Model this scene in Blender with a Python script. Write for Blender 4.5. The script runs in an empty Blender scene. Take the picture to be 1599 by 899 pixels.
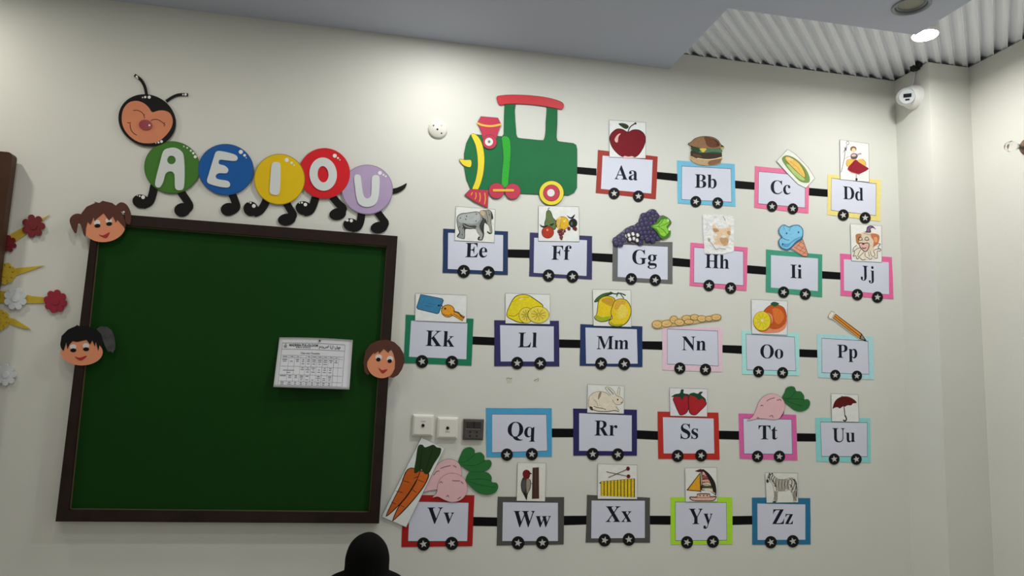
import bpy, math, random, json
from math import sin, cos, pi, radians
from mathutils import Vector, Matrix
from mathutils.geometry import tessellate_polygon
random.seed(7)
sc = bpy.context.scene
COL = sc.collection

# ------------------------------------------------------------------ camera
F_PX = 1112.0
YAW, PIT, ROL = radians(10.66), radians(7.44), radians(2.06)
CAM = Vector((0, 0, 1.6))
def _cam_matrix():
    ca, sa, cb, sb, cc, s_c = cos(YAW), sin(YAW), cos(PIT), sin(PIT), cos(ROL), sin(ROL)
    yaw = Matrix(((ca, -sa, 0), (sa, ca, 0), (0, 0, 1)))
    base = Matrix(((1, 0, 0), (0, 0, -1), (0, 1, 0)))
    pit = Matrix(((1, 0, 0), (0, cb, sb), (0, -sb, cb)))
    rol = Matrix(((cc, -s_c, 0), (s_c, cc, 0), (0, 0, 1)))
    return rol @ pit @ base @ yaw
M3 = _cam_matrix()
cd = bpy.data.cameras.new('camera'); cam = bpy.data.objects.new('camera', cd); COL.objects.link(cam)
cd.sensor_width = 36; cd.lens = 36 * F_PX / 1599; cd.clip_start = .05; cd.clip_end = 60
_r, _d, _f = Vector(M3[0]), Vector(M3[1]), Vector(M3[2])
cam.matrix_world = Matrix.Translation(CAM) @ Matrix((_r, -_d, -_f)).transposed().to_4x4()
sc.camera = cam

def ray(x, y):
    return M3.transposed() @ Vector(((x - 799.5) / F_PX, (y - 449.5) / F_PX, 1))
def at_y(x, y, Y): d = ray(x, y); return CAM + d * (Y / d.y)
def at_z(x, y, Z): d = ray(x, y); return CAM + d * ((Z - CAM.z) / d.z)
def at_x(x, y, X): d = ray(x, y); return CAM + d * (X / d.x)

# ------------------------------------------------------------------ world, lights, exposure
WALL = 3.0            # y of the decorated wall
SOF = 3.08            # underside of the dropped ceiling
FLU = 3.17            # underside of the fluted ceiling
CX = 2.4825           # corner, side of the pillar
RX = 2.706            # right wall
PY = 2.778            # front of the pillar
w = bpy.data.worlds.new('world'); sc.world = w; w.use_nodes = True
w.node_tree.nodes['Background'].inputs[0].default_value = (.8, .87, 1, 1)
w.node_tree.nodes['Background'].inputs[1].default_value = .05
sc.view_settings.view_transform = 'Standard'; sc.view_settings.look = 'None'
sc.view_settings.gamma = 1; sc.view_settings.use_curve_mapping = False
sc.view_settings.exposure = 0.0

def disc_light(x, y, z, power, col=(1, .965, .90), r=.05, spread=180):
    l = bpy.data.lights.new('downlight_lamp', 'AREA'); l.shape = 'DISK'; l.size = 2 * r
    l.energy = power; l.color = col; l.spread = radians(spread)
    o = bpy.data.objects.new('downlight_lamp', l); o.location = (x, y, z); COL.objects.link(o)
    return o
# x, y, power, of the ceiling downlights; several unseen ones are added as fill
LAMPS = [(.197, 2.565, 5.0, 'round white downlight recessed in the ceiling above the green locomotive', (1, .98, .93)),
         (-1.85, 2.55, 6.3, 'round white downlight recessed in the ceiling at the far left, above the wooden board', (1, .955, .84)),
         (1.0, 2.15, 12.5, 'round white downlight in the ceiling just above the photo, in front of the locomotive', (.97, 1, .97)), (-.85, 2.15, 3.2, 'round white downlight in the ceiling just above the photo, added unseen to brighten the wall by the caterpillar', (1, .94, .84)), (-1.2, 1.6, 3.5, 'round white downlight in the ceiling in front of the green board, added unseen to brighten the wall', (1, .95, .85)),  # caterpillar and green board lamps are unseen, added to lift the wall
         (1.9, 1.45, 4.0, 'round white downlight in the ceiling in front of the pillar, added unseen to brighten its front face', (1, .97, .93)), (-.9, -1.6, 5.5, 'left round white downlight added unseen behind the camera as fill light', (1, .97, .93)), (2.0, .05, 5.5, 'round white downlight in the ceiling beside the fluted strip, right of the camera', (1, .99, .96)), (.9, -1.6, 10.5, 'right round white downlight added unseen behind the camera as fill light', (.97, .99, 1))]  # lamps before the pillar and behind the camera are unseen, added fill
LAMP3 = (2.185, 2.455, 3.098, 6.8)

# ------------------------------------------------------------------ helpers
def lin(c):
    return tuple((v / 255 / 12.92) if v <= 10 else ((v / 255 + .055) / 1.055) ** 2.4 for v in c)
def light_at(y):      # how brightly this height of the wall is lit in the photograph
    pts = [(100, .74), (250, .78), (450, .64), (600, .54), (750, .46), (880, .38)]
    if y <= pts[0][0]: return pts[0][1]
    for (a, b), (c, d) in zip(pts, pts[1:]):
        if y <= c: return b + (d - b) * (y - a) / (c - a)
    return pts[-1][1]
def albedo(c, y, raw=False):     # paint colour from the colour seen at that height
    e = light_at(y); v = lin(c); k = 1
    if not raw:
        Y = .21*v[0] + .72*v[1] + .07*v[2]; t = [(0, .40), (.1, .42), (.2, .60), (.45, .82), (.65, 1), (2, 1)]
        for (a0, b0), (a1, b1) in zip(t, t[1:]):
            if a0 <= Y <= a1: k = b0 + (b1-b0)*(Y-a0)/(a1-a0); break
        k = max(k, min(1, (max(v) - .7)/.2))
    v = [q * k / e for q in v]; m = max(1, max(v) / .86); return tuple(q / m for q in v)
MATS = {}
def mat(name, rgb, rough=.6, metal=0, bump=0, bscale=200, var=0, vscale=8, spec=.5, coat=0, emit=None, trans=0):
    if name in MATS: return MATS[name]
    m = bpy.data.materials.new(name); m.use_nodes = True; nt = m.node_tree; b = nt.nodes['Principled BSDF']
    b.inputs['Base Color'].default_value = (*rgb, 1); b.inputs['Roughness'].default_value = rough
    b.inputs['Metallic'].default_value = metal; b.inputs['Specular IOR Level'].default_value = spec
    b.inputs['Coat Weight'].default_value = coat; b.inputs['Coat Roughness'].default_value = .16
    b.inputs['Transmission Weight'].default_value = trans
    tc = nt.nodes.new('ShaderNodeTexCoord')
    if var:
        n = nt.nodes.new('ShaderNodeTexNoise'); n.inputs['Scale'].default_value = vscale; n.inputs['Detail'].default_value = 5
        nt.links.new(tc.outputs['Object'], n.inputs['Vector'])
        mr = nt.nodes.new('ShaderNodeMapRange'); mr.inputs[1].default_value = .3; mr.inputs[2].default_value = .7
        mr.inputs[3].default_value = 1 - var; mr.inputs[4].default_value = 1 + var
        nt.links.new(n.outputs['Fac'], mr.inputs[0])
        vm = nt.nodes.new('ShaderNodeVectorMath'); vm.operation = 'SCALE'; vm.inputs[0].default_value = rgb
        nt.links.new(mr.outputs[0], vm.inputs['Scale']); nt.links.new(vm.outputs[0], b.inputs['Base Color'])
    if bump:
        n = nt.nodes.new('ShaderNodeTexNoise'); n.inputs['Scale'].default_value = bscale; n.inputs['Detail'].default_value = 3
        nt.links.new(tc.outputs['Object'], n.inputs['Vector'])
        bp = nt.nodes.new('ShaderNodeBump'); bp.inputs['Strength'].default_value = bump; bp.inputs['Distance'].default_value = .012 if coat >= .8 else .002
        nt.links.new(n.outputs['Fac'], bp.inputs['Height']); nt.links.new(bp.outputs[0], b.inputs['Normal'])
    if emit:
        b.inputs['Emission Color'].default_value = (*emit[0], 1); b.inputs['Emission Strength'].default_value = emit[1]
    MATS[name] = m; return m
def paper(c, y, rough=.55, coat=0, bump=.08):
    a = albedo(c, y)
    return mat('paper_%02x%02x%02x_%d' % (*[int(v * 255) for v in a], int(coat * 10)), a, rough, bump=bump, bscale=35, var=.04, vscale=60, coat=coat, spec=.22)
def ink_mat(name, rough, coat, bump):
    m = mat(name, (1, 1, 1), rough, bump=bump, bscale=30, coat=coat, spec=.22); nt = m.node_tree
    at = nt.nodes.new('ShaderNodeAttribute'); at.attribute_name = 'ink'
    n = nt.nodes.new('ShaderNodeTexNoise'); n.inputs['Scale'].default_value = 160; n.inputs['Detail'].default_value = 4
    tc = nt.nodes.new('ShaderNodeTexCoord'); nt.links.new(tc.outputs['Object'], n.inputs['Vector'])
    mr = nt.nodes.new('ShaderNodeMapRange'); mr.inputs[1].default_value = .3; mr.inputs[2].default_value = .7
    mr.inputs[3].default_value = .88; mr.inputs[4].default_value = 1.1; nt.links.new(n.outputs['Fac'], mr.inputs[0])
    vm = nt.nodes.new('ShaderNodeVectorMath'); vm.operation = 'SCALE'
    nt.links.new(at.outputs['Color'], vm.inputs[0]); nt.links.new(mr.outputs[0], vm.inputs['Scale'])
    nt.links.new(vm.outputs[0], nt.nodes['Principled BSDF'].inputs['Base Color'])
    return m
INK = ink_mat('printed_ink', .6, 0, .05)
GLOSS = ink_mat('laminated_ink', .35, .8, .5)

def tag(o, label=None, cat=None, group=None, kind=None):
    if label: o['label'] = label
    if cat: o['category'] = cat
    if group: o['group'] = group
    if kind: o['kind'] = kind
    return o
def thing(name, label, cat, loc=(0, 0, 0), group=None):
    o = bpy.data.objects.new(name, None); o.empty_display_size = .05; COL.objects.link(o); o.location = loc
    return tag(o, label, cat, group)

class MB:
    """collects faces in world coordinates and links them as one mesh object"""
    def __init__(s): s.v = []; s.f = []; s.c = []; s.sm = []; s.mi = []; s.cur = (1, 1, 1); s.m = 0
    def add(s, vs, fs, smooth=False):
        n = len(s.v); s.v += [tuple(v) for v in vs]
        for f in fs: s.f.append(tuple(n + i for i in f)); s.c.append(s.cur); s.sm.append(smooth); s.mi.append(s.m)
    def box(s, a, b):
        (x0, y0, z0), (x1, y1, z1) = a, b
        s.add([(x0,y0,z0),(x1,y0,z0),(x1,y1,z0),(x0,y1,z0),(x0,y0,z1),(x1,y0,z1),(x1,y1,z1),(x0,y1,z1)],
              [(0,3,2,1),(4,5,6,7),(0,1,5,4),(1,2,6,5),(2,3,7,6),(3,0,4,7)])
    def rbox(s, a, b, r=.003):   # box with chamfered front edges (front faces -y)
        (x0, y0, z0), (x1, y1, z1) = a, b
        q = [(x0,y1,z0),(x1,y1,z0),(x1,y1,z1),(x0,y1,z1),(x0,y0+r,z0),(x1,y0+r,z0),(x1,y0+r,z1),(x0,y0+r,z1),
             (x0+r,y0,z0+r),(x1-r,y0,z0+r),(x1-r,y0,z1-r),(x0+r,y0,z1-r)]
        s.add(q, [(0,3,2,1),(8,9,10,11)] + [(i, (i+1)%4, 4+(i+1)%4, 4+i) for i in range(4)] + [(4+i, 4+(i+1)%4, 8+(i+1)%4, 8+i) for i in range(4)])
    def prism(s, loops, y0, y1):
        """loops of (x, z): outer outline then holes; y0 front (towards the room), y1 back or None"""
        vs = [Vector((p[0], 0, p[1])) for l in loops for p in l]
        tris = tessellate_polygon([[Vector((p[0], p[1], 0)) for p in l] for l in loops])
        n = len(vs); fs = []
        for t in tris:
            a, b, c = (vs[i] for i in t)
            k = (b.x - a.x) * (c.z - a.z) - (b.z - a.z) * (c.x - a.x)
            if abs(k) < 1e-14: continue
            fs.append(t if k > 0 else t[::-1])
        V = [(v.x, y0, v.z) for v in vs]; Fc = [tuple(t) for t in fs]
        if y1 is not None:
            V += [(v.x, y1, v.z) for v in vs]; Fc += [tuple(n + i for i in t[::-1]) for t in fs]
            k = 0
            for l in loops:
                m = len(l)
                for i in range(m):
                    a, b = k + i, k + (i + 1) % m; Fc.append((a, a + n, b + n, b))
                k += m
        s.add(V, Fc)
    def rev(s, prof, c=(0, 0, 0), axis=(0, 0, 1), n=24, smooth=True, cap=True):
        """lathe: prof = [(radius, height along axis)]"""
        ax = Vector(axis).normalized(); u = ax.orthogonal().normalized(); v = ax.cross(u); c = Vector(c)
        V = []; Fc = []
        for r, h in prof:
            for i in range(n):
                a = 2 * pi * i / n; V.append(c + ax * h + (u * cos(a) + v * sin(a)) * r)
        for j in range(len(prof) - 1):
            for i in range(n):
                k = (i + 1) % n; Fc.append((j*n+i, j*n+k, (j+1)*n+k, (j+1)*n+i))
        s.add(V, Fc, smooth)
        if cap: s.add(V[:n], [tuple(range(n))[::-1]]); s.add(V[-n:], [tuple(range(n))])
    def tube(s, pts, r, n=8):
        pts = [Vector(p) for p in pts]; V = []; Fc = []
        for i, p in enumerate(pts):
            t = (pts[min(i+1, len(pts)-1)] - pts[max(i-1, 0)]).normalized(); u = t.orthogonal().normalized(); v = t.cross(u)
            for k in range(n):
                a = 2*pi*k/n; V.append(p + (u*cos(a) + v*sin(a)) * (r if not isinstance(r, (list, tuple)) else r[i]))
        for j in range(len(pts) - 1):
            for k in range(n): Fc.append((j*n+k, j*n+(k+1)%n, (j+1)*n+(k+1)%n, (j+1)*n+k))
        Fc += [tuple(range(n))[::-1], tuple(range(len(V)-n, len(V)))]
        s.add(V, Fc, True)
    def build(s, name, m, parent=None, root=None, ink=False):
        o_ = Vector((0, 0, 0))
        if root is None and parent is not None:
            p = parent
            while p.parent: p = p.parent
            root = p.location
        if root is not None: o_ = Vector(root)
        me = bpy.data.meshes.new(name)
        vs = [Vector(v) - o_ for v in s.v]
        if parent is None and root is None and vs:     # own thing: origin at its base centre
            xs = [v.x for v in vs]; ys = [v.y for v in vs]; zs = [v.z for v in vs]
            o_ = Vector(((min(xs)+max(xs))/2, (min(ys)+max(ys))/2, min(zs))); vs = [v - o_ for v in vs]
        me.from_pydata(vs, [], s.f)
        for p, sm, mi in zip(me.polygons, s.sm, s.mi): p.use_smooth = sm; p.material_index = mi
        if ink:
            ca = me.color_attributes.new('ink', 'FLOAT_COLOR', 'CORNER')
            for p, c in zip(me.polygons, s.c):
                for li in p.loop_indices: ca.data[li].color = (*c, 1)
        for mm in (m if isinstance(m, (list, tuple)) else [m]): me.materials.append(mm)
        me.validate(); me.update()
        o = bpy.data.objects.new(name, me); COL.objects.link(o)
        if parent is None: o.location = o_
        else: o.parent = parent
        return o

# ---- flat shapes measured on the photograph, put on the wall plane at their real place
def smooth_pts(pts, closed=True, k=4):
    n = len(pts); out = []
    rng = range(n) if closed else range(n - 1)
    for i in rng:
        p0, p1, p2, p3 = (pts[(i-1) % n], pts[i], pts[(i+1) % n], pts[(i+2) % n]) if closed else \
            (pts[max(i-1, 0)], pts[i], pts[i+1], pts[min(i+2, n-1)])
        for j in range(k):
            t = j / k
            out.append(tuple(.5*((2*p1[a]) + (-p0[a]+p2[a])*t + (2*p0[a]-5*p1[a]+4*p2[a]-p3[a])*t*t + (-p0[a]+3*p1[a]-3*p2[a]+p3[a])*t**3) for a in (0, 1)))
    if not closed: out.append(pts[-1])
    return out
def ell(cx, cy, rx, ry=None, rot=0, n=28):
    ry = rx if ry is None else ry; c, s_ = cos(radians(rot)), sin(radians(rot)); o = []
    for i in range(n):
        a = 2*pi*i/n; x, y = rx*cos(a), ry*sin(a); o.append((cx + x*c - y*s_, cy + x*s_ + y*c))
    return o
def ribbon(pts, wd, closed=False):
    """closed outline of a stroke of width wd (single number or per point)"""
    n = len(pts); L = []; R = []
    for i, p in enumerate(pts):
        a = pts[(i-1) % n] if closed else pts[max(i-1, 0)]; b = pts[(i+1) % n] if closed else pts[min(i+1, n-1)]
        dx, dy = b[0]-a[0], b[1]-a[1]; d = math.hypot(dx, dy) or 1; h = (wd[i] if isinstance(wd, (list, tuple)) else wd)/2
        L.append((p[0]-dy/d*h, p[1]+dx/d*h)); R.append((p[0]+dy/d*h, p[1]-dx/d*h))
    return L, R
class Zoom:
    """turns coordinates of a zoomed crop of the photograph into points of a plane parallel to the wall"""
    def __init__(s, x0=0, y0=0, k=1): s.x0, s.y0, s.k = x0, y0, k
    def px(s, p): return (s.x0 + p[0]/s.k, s.y0 + p[1]/s.k)
    def xz(s, p, off=0):
        q = s.px(p); v = at_y(q[0], q[1], WALL - off); return (v.x, v.z)
PX = Zoom()
def base_of(z, pts, off=0):
    q = [z.xz(p) for p in pts]
    return (sum(p[0] for p in q)/len(q), WALL, min(p[1] for p in q))
def card(name, z, pts, off, thick, m, parent=None, smooth=False, holes=(), root=None):
    """a piece of paper or foam: back at off, front at off+thick from the wall"""
    b = MB(); f = off + thick
    ls = [smooth_pts(pts) if smooth else pts] + list(holes)
    b.prism([[z.xz(p, f) for p in l] for l in ls], WALL - f, WALL - off)
    return b.build(name, m, parent, root)
class Draw:
    """ink on paper: each shape a hair in front of the one before"""
    def __init__(s, z, off): s.z = z; s.off = off + .0001; s.b = MB(); s.n = 0
    def _put(s, c, loops):
        q = s.z.px(loops[0][0]); s.b.cur = albedo(c, q[1]); s.off += .00004; s.n += 1
        s.b.prism([[s.z.xz(p, s.off) for p in l] for l in loops], WALL - s.off, None)
    def F(s, c, pts, sm=True): s._put(c, [smooth_pts(pts) if sm else pts]); return s
    def P(s, c, pts): return s.F(c, pts, False)
    def E(s, c, x, y, rx, ry=None, rot=0): s._put(c, [ell(x, y, rx, ry, rot, 24)]); return s
    def R(s, c, x, y, r1, r0, ky=1): s._put(c, [ell(x, y, r1, r1*ky), ell(x, y, r0, r0*ky)[::-1]]); return s
    def L(s, c, wd, pts, sm=True, closed=False):
        if sm and len(pts) > 2: pts = smooth_pts(pts, closed, 3)
        L_, R_ = ribbon(pts, wd, closed)
        q = s.z.px(pts[0]); s.b.cur = albedo(c, q[1]); s.off += .00004
        n = len(pts); V = []; Fc = []
        for i in range(n):
            for p in (L_[i], R_[i]): x, zz = s.z.xz(p, s.off); V.append((x, WALL - s.off, zz))
        for i in range(n if closed else n - 1):
            j = (i+1) % n; Fc.append((2*i, 2*i+1, 2*j+1, 2*j))
        # make every face look into the room
        G = []
        for f in Fc:
            a = sum((V[f[k]][0]*V[f[(k+1)%4]][2] - V[f[(k+1)%4]][0]*V[f[k]][2]) for k in range(4)); G.append(f if a > 0 else f[::-1])
        s.b.add(V, G); return s
    def build(s, name, parent, m=None):
        o = s.b.build(name, m or INK, parent, ink=True); s.b = MB(); return o

# ------------------------------------------------------------------ the room
WALLC = (.725, .73, .68)
M_WALL = mat('wall_paint', WALLC, .55, bump=.12, bscale=90, var=.02, vscale=3)
M_WALLR = mat('wall_paint_right', (.72, .715, .66), .5, bump=.25, bscale=60, var=.02, vscale=3)
M_CEIL = mat('ceiling_paint', (.49, .53, .64), .7, bump=.05, bscale=60, var=.015, vscale=2)
M_FLUTE = mat('fluted_plastic', (.87, .90, .95), .4, bump=.02)
M_DARK = mat('dark_void', (.02, .02, .02), .9)
M_FLOOR = mat('floor_tile', (.62, .59, .54), .3, var=.05, vscale=6)
M_SKIRT = mat('skirting', (.32, .25, .2), .4)
X0, Y0 = -3.2, -3.0
def struct(name, b, m, parent=None):
    o = b.build(name, m, parent, root=(0, 0, 0)); 
    if parent is None: o['kind'] = 'structure'
    return o
def sbox(name, a, b_, m, parent=None):
    b = MB(); b.box(a, b_); return struct(name, b, m, parent)
WT = 3.1635
sbox('wall_front', (X0 - .1, WALL, 0), (CX, WALL + .12, WT), M_WALL)
b = MB(); b.box((CX, PY, 0), (RX, WALL + .12, WT)); struct('wall_pillar', b, M_WALL)
sbox('wall_right', (RX, Y0, 0), (RX + .12, WALL + .12, WT), M_WALLR)
sbox('gap_cover_front', (X0 - .1, WALL + .03, WT), (RX + .12, WALL + .12, 3.3), M_CEIL)  # upper wall piece added to shut out world light above the flutes
sbox('gap_cover_right', (RX + .02, Y0, WT), (RX + .12, WALL + .03, 3.3), M_CEIL)  # same for the right wall, added against world light in the gap
sbox('wall_left', (X0 - .1, Y0, 0), (X0, WALL, 3.3), M_WALL)
sbox('wall_back', (X0 - .1, Y0 - .1, 0), (RX + .1, Y0, 3.3), M_WALL)
# dropped ceiling: a strip along the wall and the wide field in front of it, holes left for the downlights
def slab(name, x0, y0, x1, y1, z, holes=()):
    b = MB()
    loops = [[(x0, y0), (x1, y0), (x1, y1), (x0, y1)]] + [[(hx + hr*cos(2*pi*i/24), hy - hr*sin(2*pi*i/24)) for i in range(24)] for hx, hy, hr in holes]
    tris = tessellate_polygon([[Vector((p[0], p[1], 0)) for p in l] for l in loops]); vs = [p for l in loops for p in l]; n = len(vs)
    b.add([(p[0], p[1], z) for p in vs] + [(p[0], p[1], z + .1) for p in vs], [tuple(t) for t in tris] + [tuple(i + n for i in t) for t in tris])
    k = 0
    for l in loops:
        m = len(l)
        for i in range(m): p, q = k + i, k + (i+1) % m; b.add([b.v[p], b.v[q], b.v[q+n], b.v[p+n]], [(0, 1, 2, 3)])
        k += m
    return struct(name, b, M_CEIL)
RING = at_z(1423, 9, SOF)
rr = .069
hA = [(l[0], l[1], .052) for l in LAMPS if 2.45 < l[1] < 3 and l[0] < 1.2]
hB = [(l[0], l[1], .052) for l in LAMPS if l[1] < 2.4] + [(RING.x, RING.y, rr - .012)]
slab('ceiling', X0, 2.432, 1.279, WALL, SOF, hA)
slab('ceiling', X0, Y0, 2.122, 2.432, SOF, hB)
# fluted panels above, running at 45 degrees, every flute a piece
cl = sbox('ceiling', (X0, Y0, 3.3), (RX + .12, WALL + .12, 3.36), M_CEIL)
def clip(poly, fn):
    out = []; n = len(poly)
    for i in range(n):
        a, b_ = poly[i], poly[(i+1) % n]; da, db = fn(a), fn(b_)
        if da >= 0: out.append(a)
        if (da >= 0) != (db >= 0): t = da/(da-db); out.append(tuple(a[k] + (b_[k]-a[k])*t for k in (0, 1)))
    return out
PITCH = .0733
S2 = 2 ** .5
EDGE = 1.4575                       # x of one flute edge where it meets the wall (y = WALL)
def flute(k):
    # band in c = x - y; the flute face is c0..c1 wide, right riser sharp, left riser slanted
    c0 = EDGE - WALL + PITCH * k
    x0, x1, y0, y1 = 1.1, RX + .015, -1.2, WALL + .02
    def band(ca, cb, za, zb):
        poly = [(x0, y0), (x1, y0), (x1, y1), (x0, y1)]
        poly = clip(poly, lambda p: (p[0]-p[1]) - ca); poly = poly and clip(poly, lambda p: cb - (p[0]-p[1]))
        if len(poly) < 3: return
        V = [(p[0], p[1], za + (zb-za) * ((p[0]-p[1]) - ca) / max(cb-ca, 1e-6)) for p in poly]
        b.add(V, [tuple(range(len(V)))[::-1]])
    b = MB()
    w_ = PITCH
    band(c0, c0 + w_*.16, FLU + .020, FLU + .020)        # bottom of the groove
    band(c0 + w_*.16, c0 + w_*.60, FLU + .019, FLU)      # slanted face
    band(c0 + w_*.60, c0 + w_*.90, FLU, FLU)             # flat face
    band(c0 + w_*.90, c0 + w_*.93, FLU, FLU - .0055)     # lip
    band(c0 + w_*.93, c0 + w_*.985, FLU - .0055, FLU - .0055)
    band(c0 + w_*.985, c0 + w_, FLU - .0055, FLU + .020) # sharp step up
    if b.v: b.build('flute', M_FLUTE, cl, root=(0, 0, 0))
for k in range(-4, 72): flute(k)
sbox('ceiling', (1.1, Y0, 3.17), (RX, -1.18, 3.2), M_CEIL)
sbox('floor', (X0 - .1, Y0 - .1, -.05), (RX + .12, WALL + .12, 0), M_FLOOR)
sbox('baseboard_front', (X0, WALL - .012, 0), (CX, WALL, .09), M_SKIRT)
sbox('baseboard_left', (X0, Y0, 0), (X0 + .012, WALL, .09), M_SKIRT)
sbox('baseboard_right', (RX - .012, Y0, 0), (RX, PY, .09), M_SKIRT)

# ------------------------------------------------------------------ ceiling fittings
M_WHITE = mat('white_plastic', (.82, .82, .8), .35)
M_GREYP = mat('grey_metal', (.20, .225, .24), .35, .3)
M_LAMP = mat('lamp_glow', (1, 1, 1), .5, emit=((1, .95, .86), 9))
M_OFF = mat('lamp_off', (.22, .22, .17), .4)
for lx, ly, pw, lab, lc in LAMPS:
    z = SOF
    t = thing('downlight', lab or 'round white downlight added unseen behind the camera as fill light', 'ceiling light', (lx, ly, z), 'recessed ceiling downlights')
    b = MB(); b.rev([(.050, .03), (.050, -.003), (.066, -.003), (.066, 0)], (lx, ly, z), cap=False); b.build('trim_ring', M_WHITE, t)
    b = MB(); b.rev([(.0495, .012), (.0495, .02)], (lx, ly, z)); b.build('lens', M_LAMP, t)
    o = disc_light(lx, ly, z - .006, pw, lc, r=.045)
t = thing('downlight', 'large unlit round downlight with grey ring in the lower ceiling field', 'ceiling light', tuple(RING))
b = MB(); b.rev([(rr - .013, .02), (rr - .014, -.002), (rr - .006, -.006), (rr, -.004), (rr, 0)], RING, n=36, cap=False); b.build('trim_ring', M_GREYP, t)
b = MB(); b.rev([(rr - .02, .018), (rr - .024, .006), (rr - .013, .003), (rr - .013, .02)], RING, n=36, cap=False); b.build('inner_ring', M_GREYP, t)
b = MB(); b.rev([(.046, .008), (.046, .014)], RING, n=36); b.build('lens', M_OFF, t)
lx, ly, lz, pw = LAMP3
t = thing('surface_lamp', 'bright round surface lamp on the fluted ceiling beside the security camera', 'ceiling light', (lx, ly, lz))
b = MB(); b.rev([(.050, FLU - lz + .001), (.052, .02), (.052, .001), (.047, .0)], (lx, ly, lz), cap=False); b.build('housing', M_WHITE, t)
b = MB(); b.rev([(.047, -.004), (.0505, .002), (.0505, .006)], (lx, ly, lz)); b.build('diffuser', mat('lamp_glow_bright', (1, 1, 1), .5, emit=((1, .97, .9), 25)), t)
disc_light(lx, ly, lz - .008, pw, (1, .985, .94), r=.045)

# security camera on the side of the pillar
cy = at_x(1429, 152, CX)
t = thing('security_camera', 'white turret security camera on the side of the pillar under the fluted ceiling', 'camera', (CX, cy.y, cy.z))
b = MB(); b.rev([(.058, 0), (.058, .012), (.052, .03), (.044, .045), (.034, .05)], (CX, cy.y, cy.z), (-1, 0, 0), 32); b.build('base', M_WHITE, t)
bc = Vector((CX - .055, cy.y - .005, cy.z - .006)); fd = Vector((-.50, -.80, -.30)).normalized()
b = MB(); b.rev([(.043*sin(a), .043*cos(a)) for a in [pi - i*pi/14 for i in range(12)]], bc, fd, 32); b.build('eyeball', M_WHITE, t)
u = fd.cross(Vector((0, 0, 1))).normalized(); v = u.cross(fd)
if u.x < 0: u = -u
b = MB(); b.rev([(.033, .025), (.036, .034), (.033, .0375)], bc, fd, 32); face = b.build('face_ring', mat('camera_face', (.62, .66, .68), .3), t)
def plate(cu, cv, hu, hv, name, m, d=.038, th=.002):
    b = MB(); c = bc + fd*d + u*cu + v*cv
    V = [c + u*a + v*b_ for a, b_ in ((-hu,-hv),(hu,-hv),(hu,hv),(-hu,hv))]; b.add(V + [p + fd*th for p in V], [(0,1,2,3),(4,5,6,7),(0,1,5,4),(1,2,6,5),(2,3,7,6),(3,0,4,7)]); b.build(name, m, t)
plate(.001, .004, .017, .0085, 'lens_window', mat('black_glass', (.01, .012, .015), .12))
plate(.001, -.015, .009, .0035, 'sensor_window', MATS['black_glass'])
top = at_x(1433, 100, CX)
o = MB(); o.tube([(CX - .02, cy.y, cy.z + .05), (CX - .008, cy.y, cy.z + .075), (CX - .006, top.y, FLU + .01)], .0035)
tag(o.build('camera_cable', M_WHITE), 'white cable running from the security camera up to the ceiling', 'cable')
b = MB(); b.box((CX - .03, top.y - .016, FLU - .022), (CX - .002, top.y + .016, FLU + .015))
b.box((CX - .022, top.y - .03, FLU - .012), (CX - .001, top.y - .016, FLU + .01))
tag(b.build('cable_connector', M_DARK), 'small black connector at the ceiling above the security camera', 'connector')

# bare bulb on the right wall
bb = at_x(1606, 229, RX)
t = thing('wall_bulb', 'bare clear glass bulb in a brown holder on the right wall', 'light bulb', (RX, bb.y, bb.z))
b = MB(); b.rev([(.035, 0), (.035, .008), (.02, .012), (.017, .036), (.013, .04)], (RX, bb.y, bb.z), (-1, -.1, -.12)); b.build('holder', mat('brown_bakelite', (.22, .13, .09), .35), t)
b = MB(); b.rev([(.010, .04), (.010, .062), (.012, .064)], (RX, bb.y, bb.z), (-1, -.1, -.12)); b.build('screw_cap', mat('cap_metal', (.5, .48, .44), .3, 1), t)
b = MB(); b.rev([(.010, .064), (.014, .075), (.022, .09), (.024, .102), (.020, .116), (.011, .125), (.001, .127)], (RX, bb.y, bb.z), (-1, -.1, -.12)); b.build('glass', mat('clear_glass', (1, 1, 1), .02, trans=1), t)

# round outlet cover and the three plates
so = at_y(683.5, 202, WALL)
t = thing('outlet_cover', 'round white outlet cover with small holes left of the locomotive', 'outlet', (so.x, WALL, so.z))
b = MB(); b.rev([(.041, 0), (.041, .006), (.037, .010), (.001, .0105)], (so.x, WALL, so.z), (0, -1, 0), 36); b.build('plate', mat('cover_white', (.76, .75, .69), .45), t)
for px, py, r in ((677, 196, .003), (683, 202, .0042), (689.4, 208, .0032)):
    q = at_y(px, py, WALL - .01); b = MB(); b.rev([(r, .0095), (r, .0112)], (q.x, WALL, q.z), (0, -1, 0), 12); b.build('hole', M_DARK, t)
b = MB(); q = at_y(689, 197, WALL); b.rev([(.004, .009), (.004, .0112)], (q.x, WALL, q.z), (0, -1, 0), 12); b.build('screw', mat('screw_grey', (.6, .6, .57), .4), t)
def wall_plate(cx_, cy_, lab, m, w_=.0855, kind='socket'):
    c = at_y(cx_, cy_, WALL - .014); t = thing('wall_socket', lab, 'socket', (c.x, WALL, c.z - w_/2), 'wall sockets under the alphabet train')
    h = w_/2
    b = MB(); b.rbox((c.x-h, WALL-.012, c.z-h), (c.x+h, WALL, c.z+h), .003); b.build('back_plate', m, t)
    b = MB(); b.rbox((c.x-h+.006, WALL-.015, c.z-h+.006), (c.x+h-.006, WALL-.0115, c.z+h-.006), .0015); b.build('face_plate', m, t)
    return t, c
M_SW = mat('switch_white', (.80, .79, .73), .35)
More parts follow.
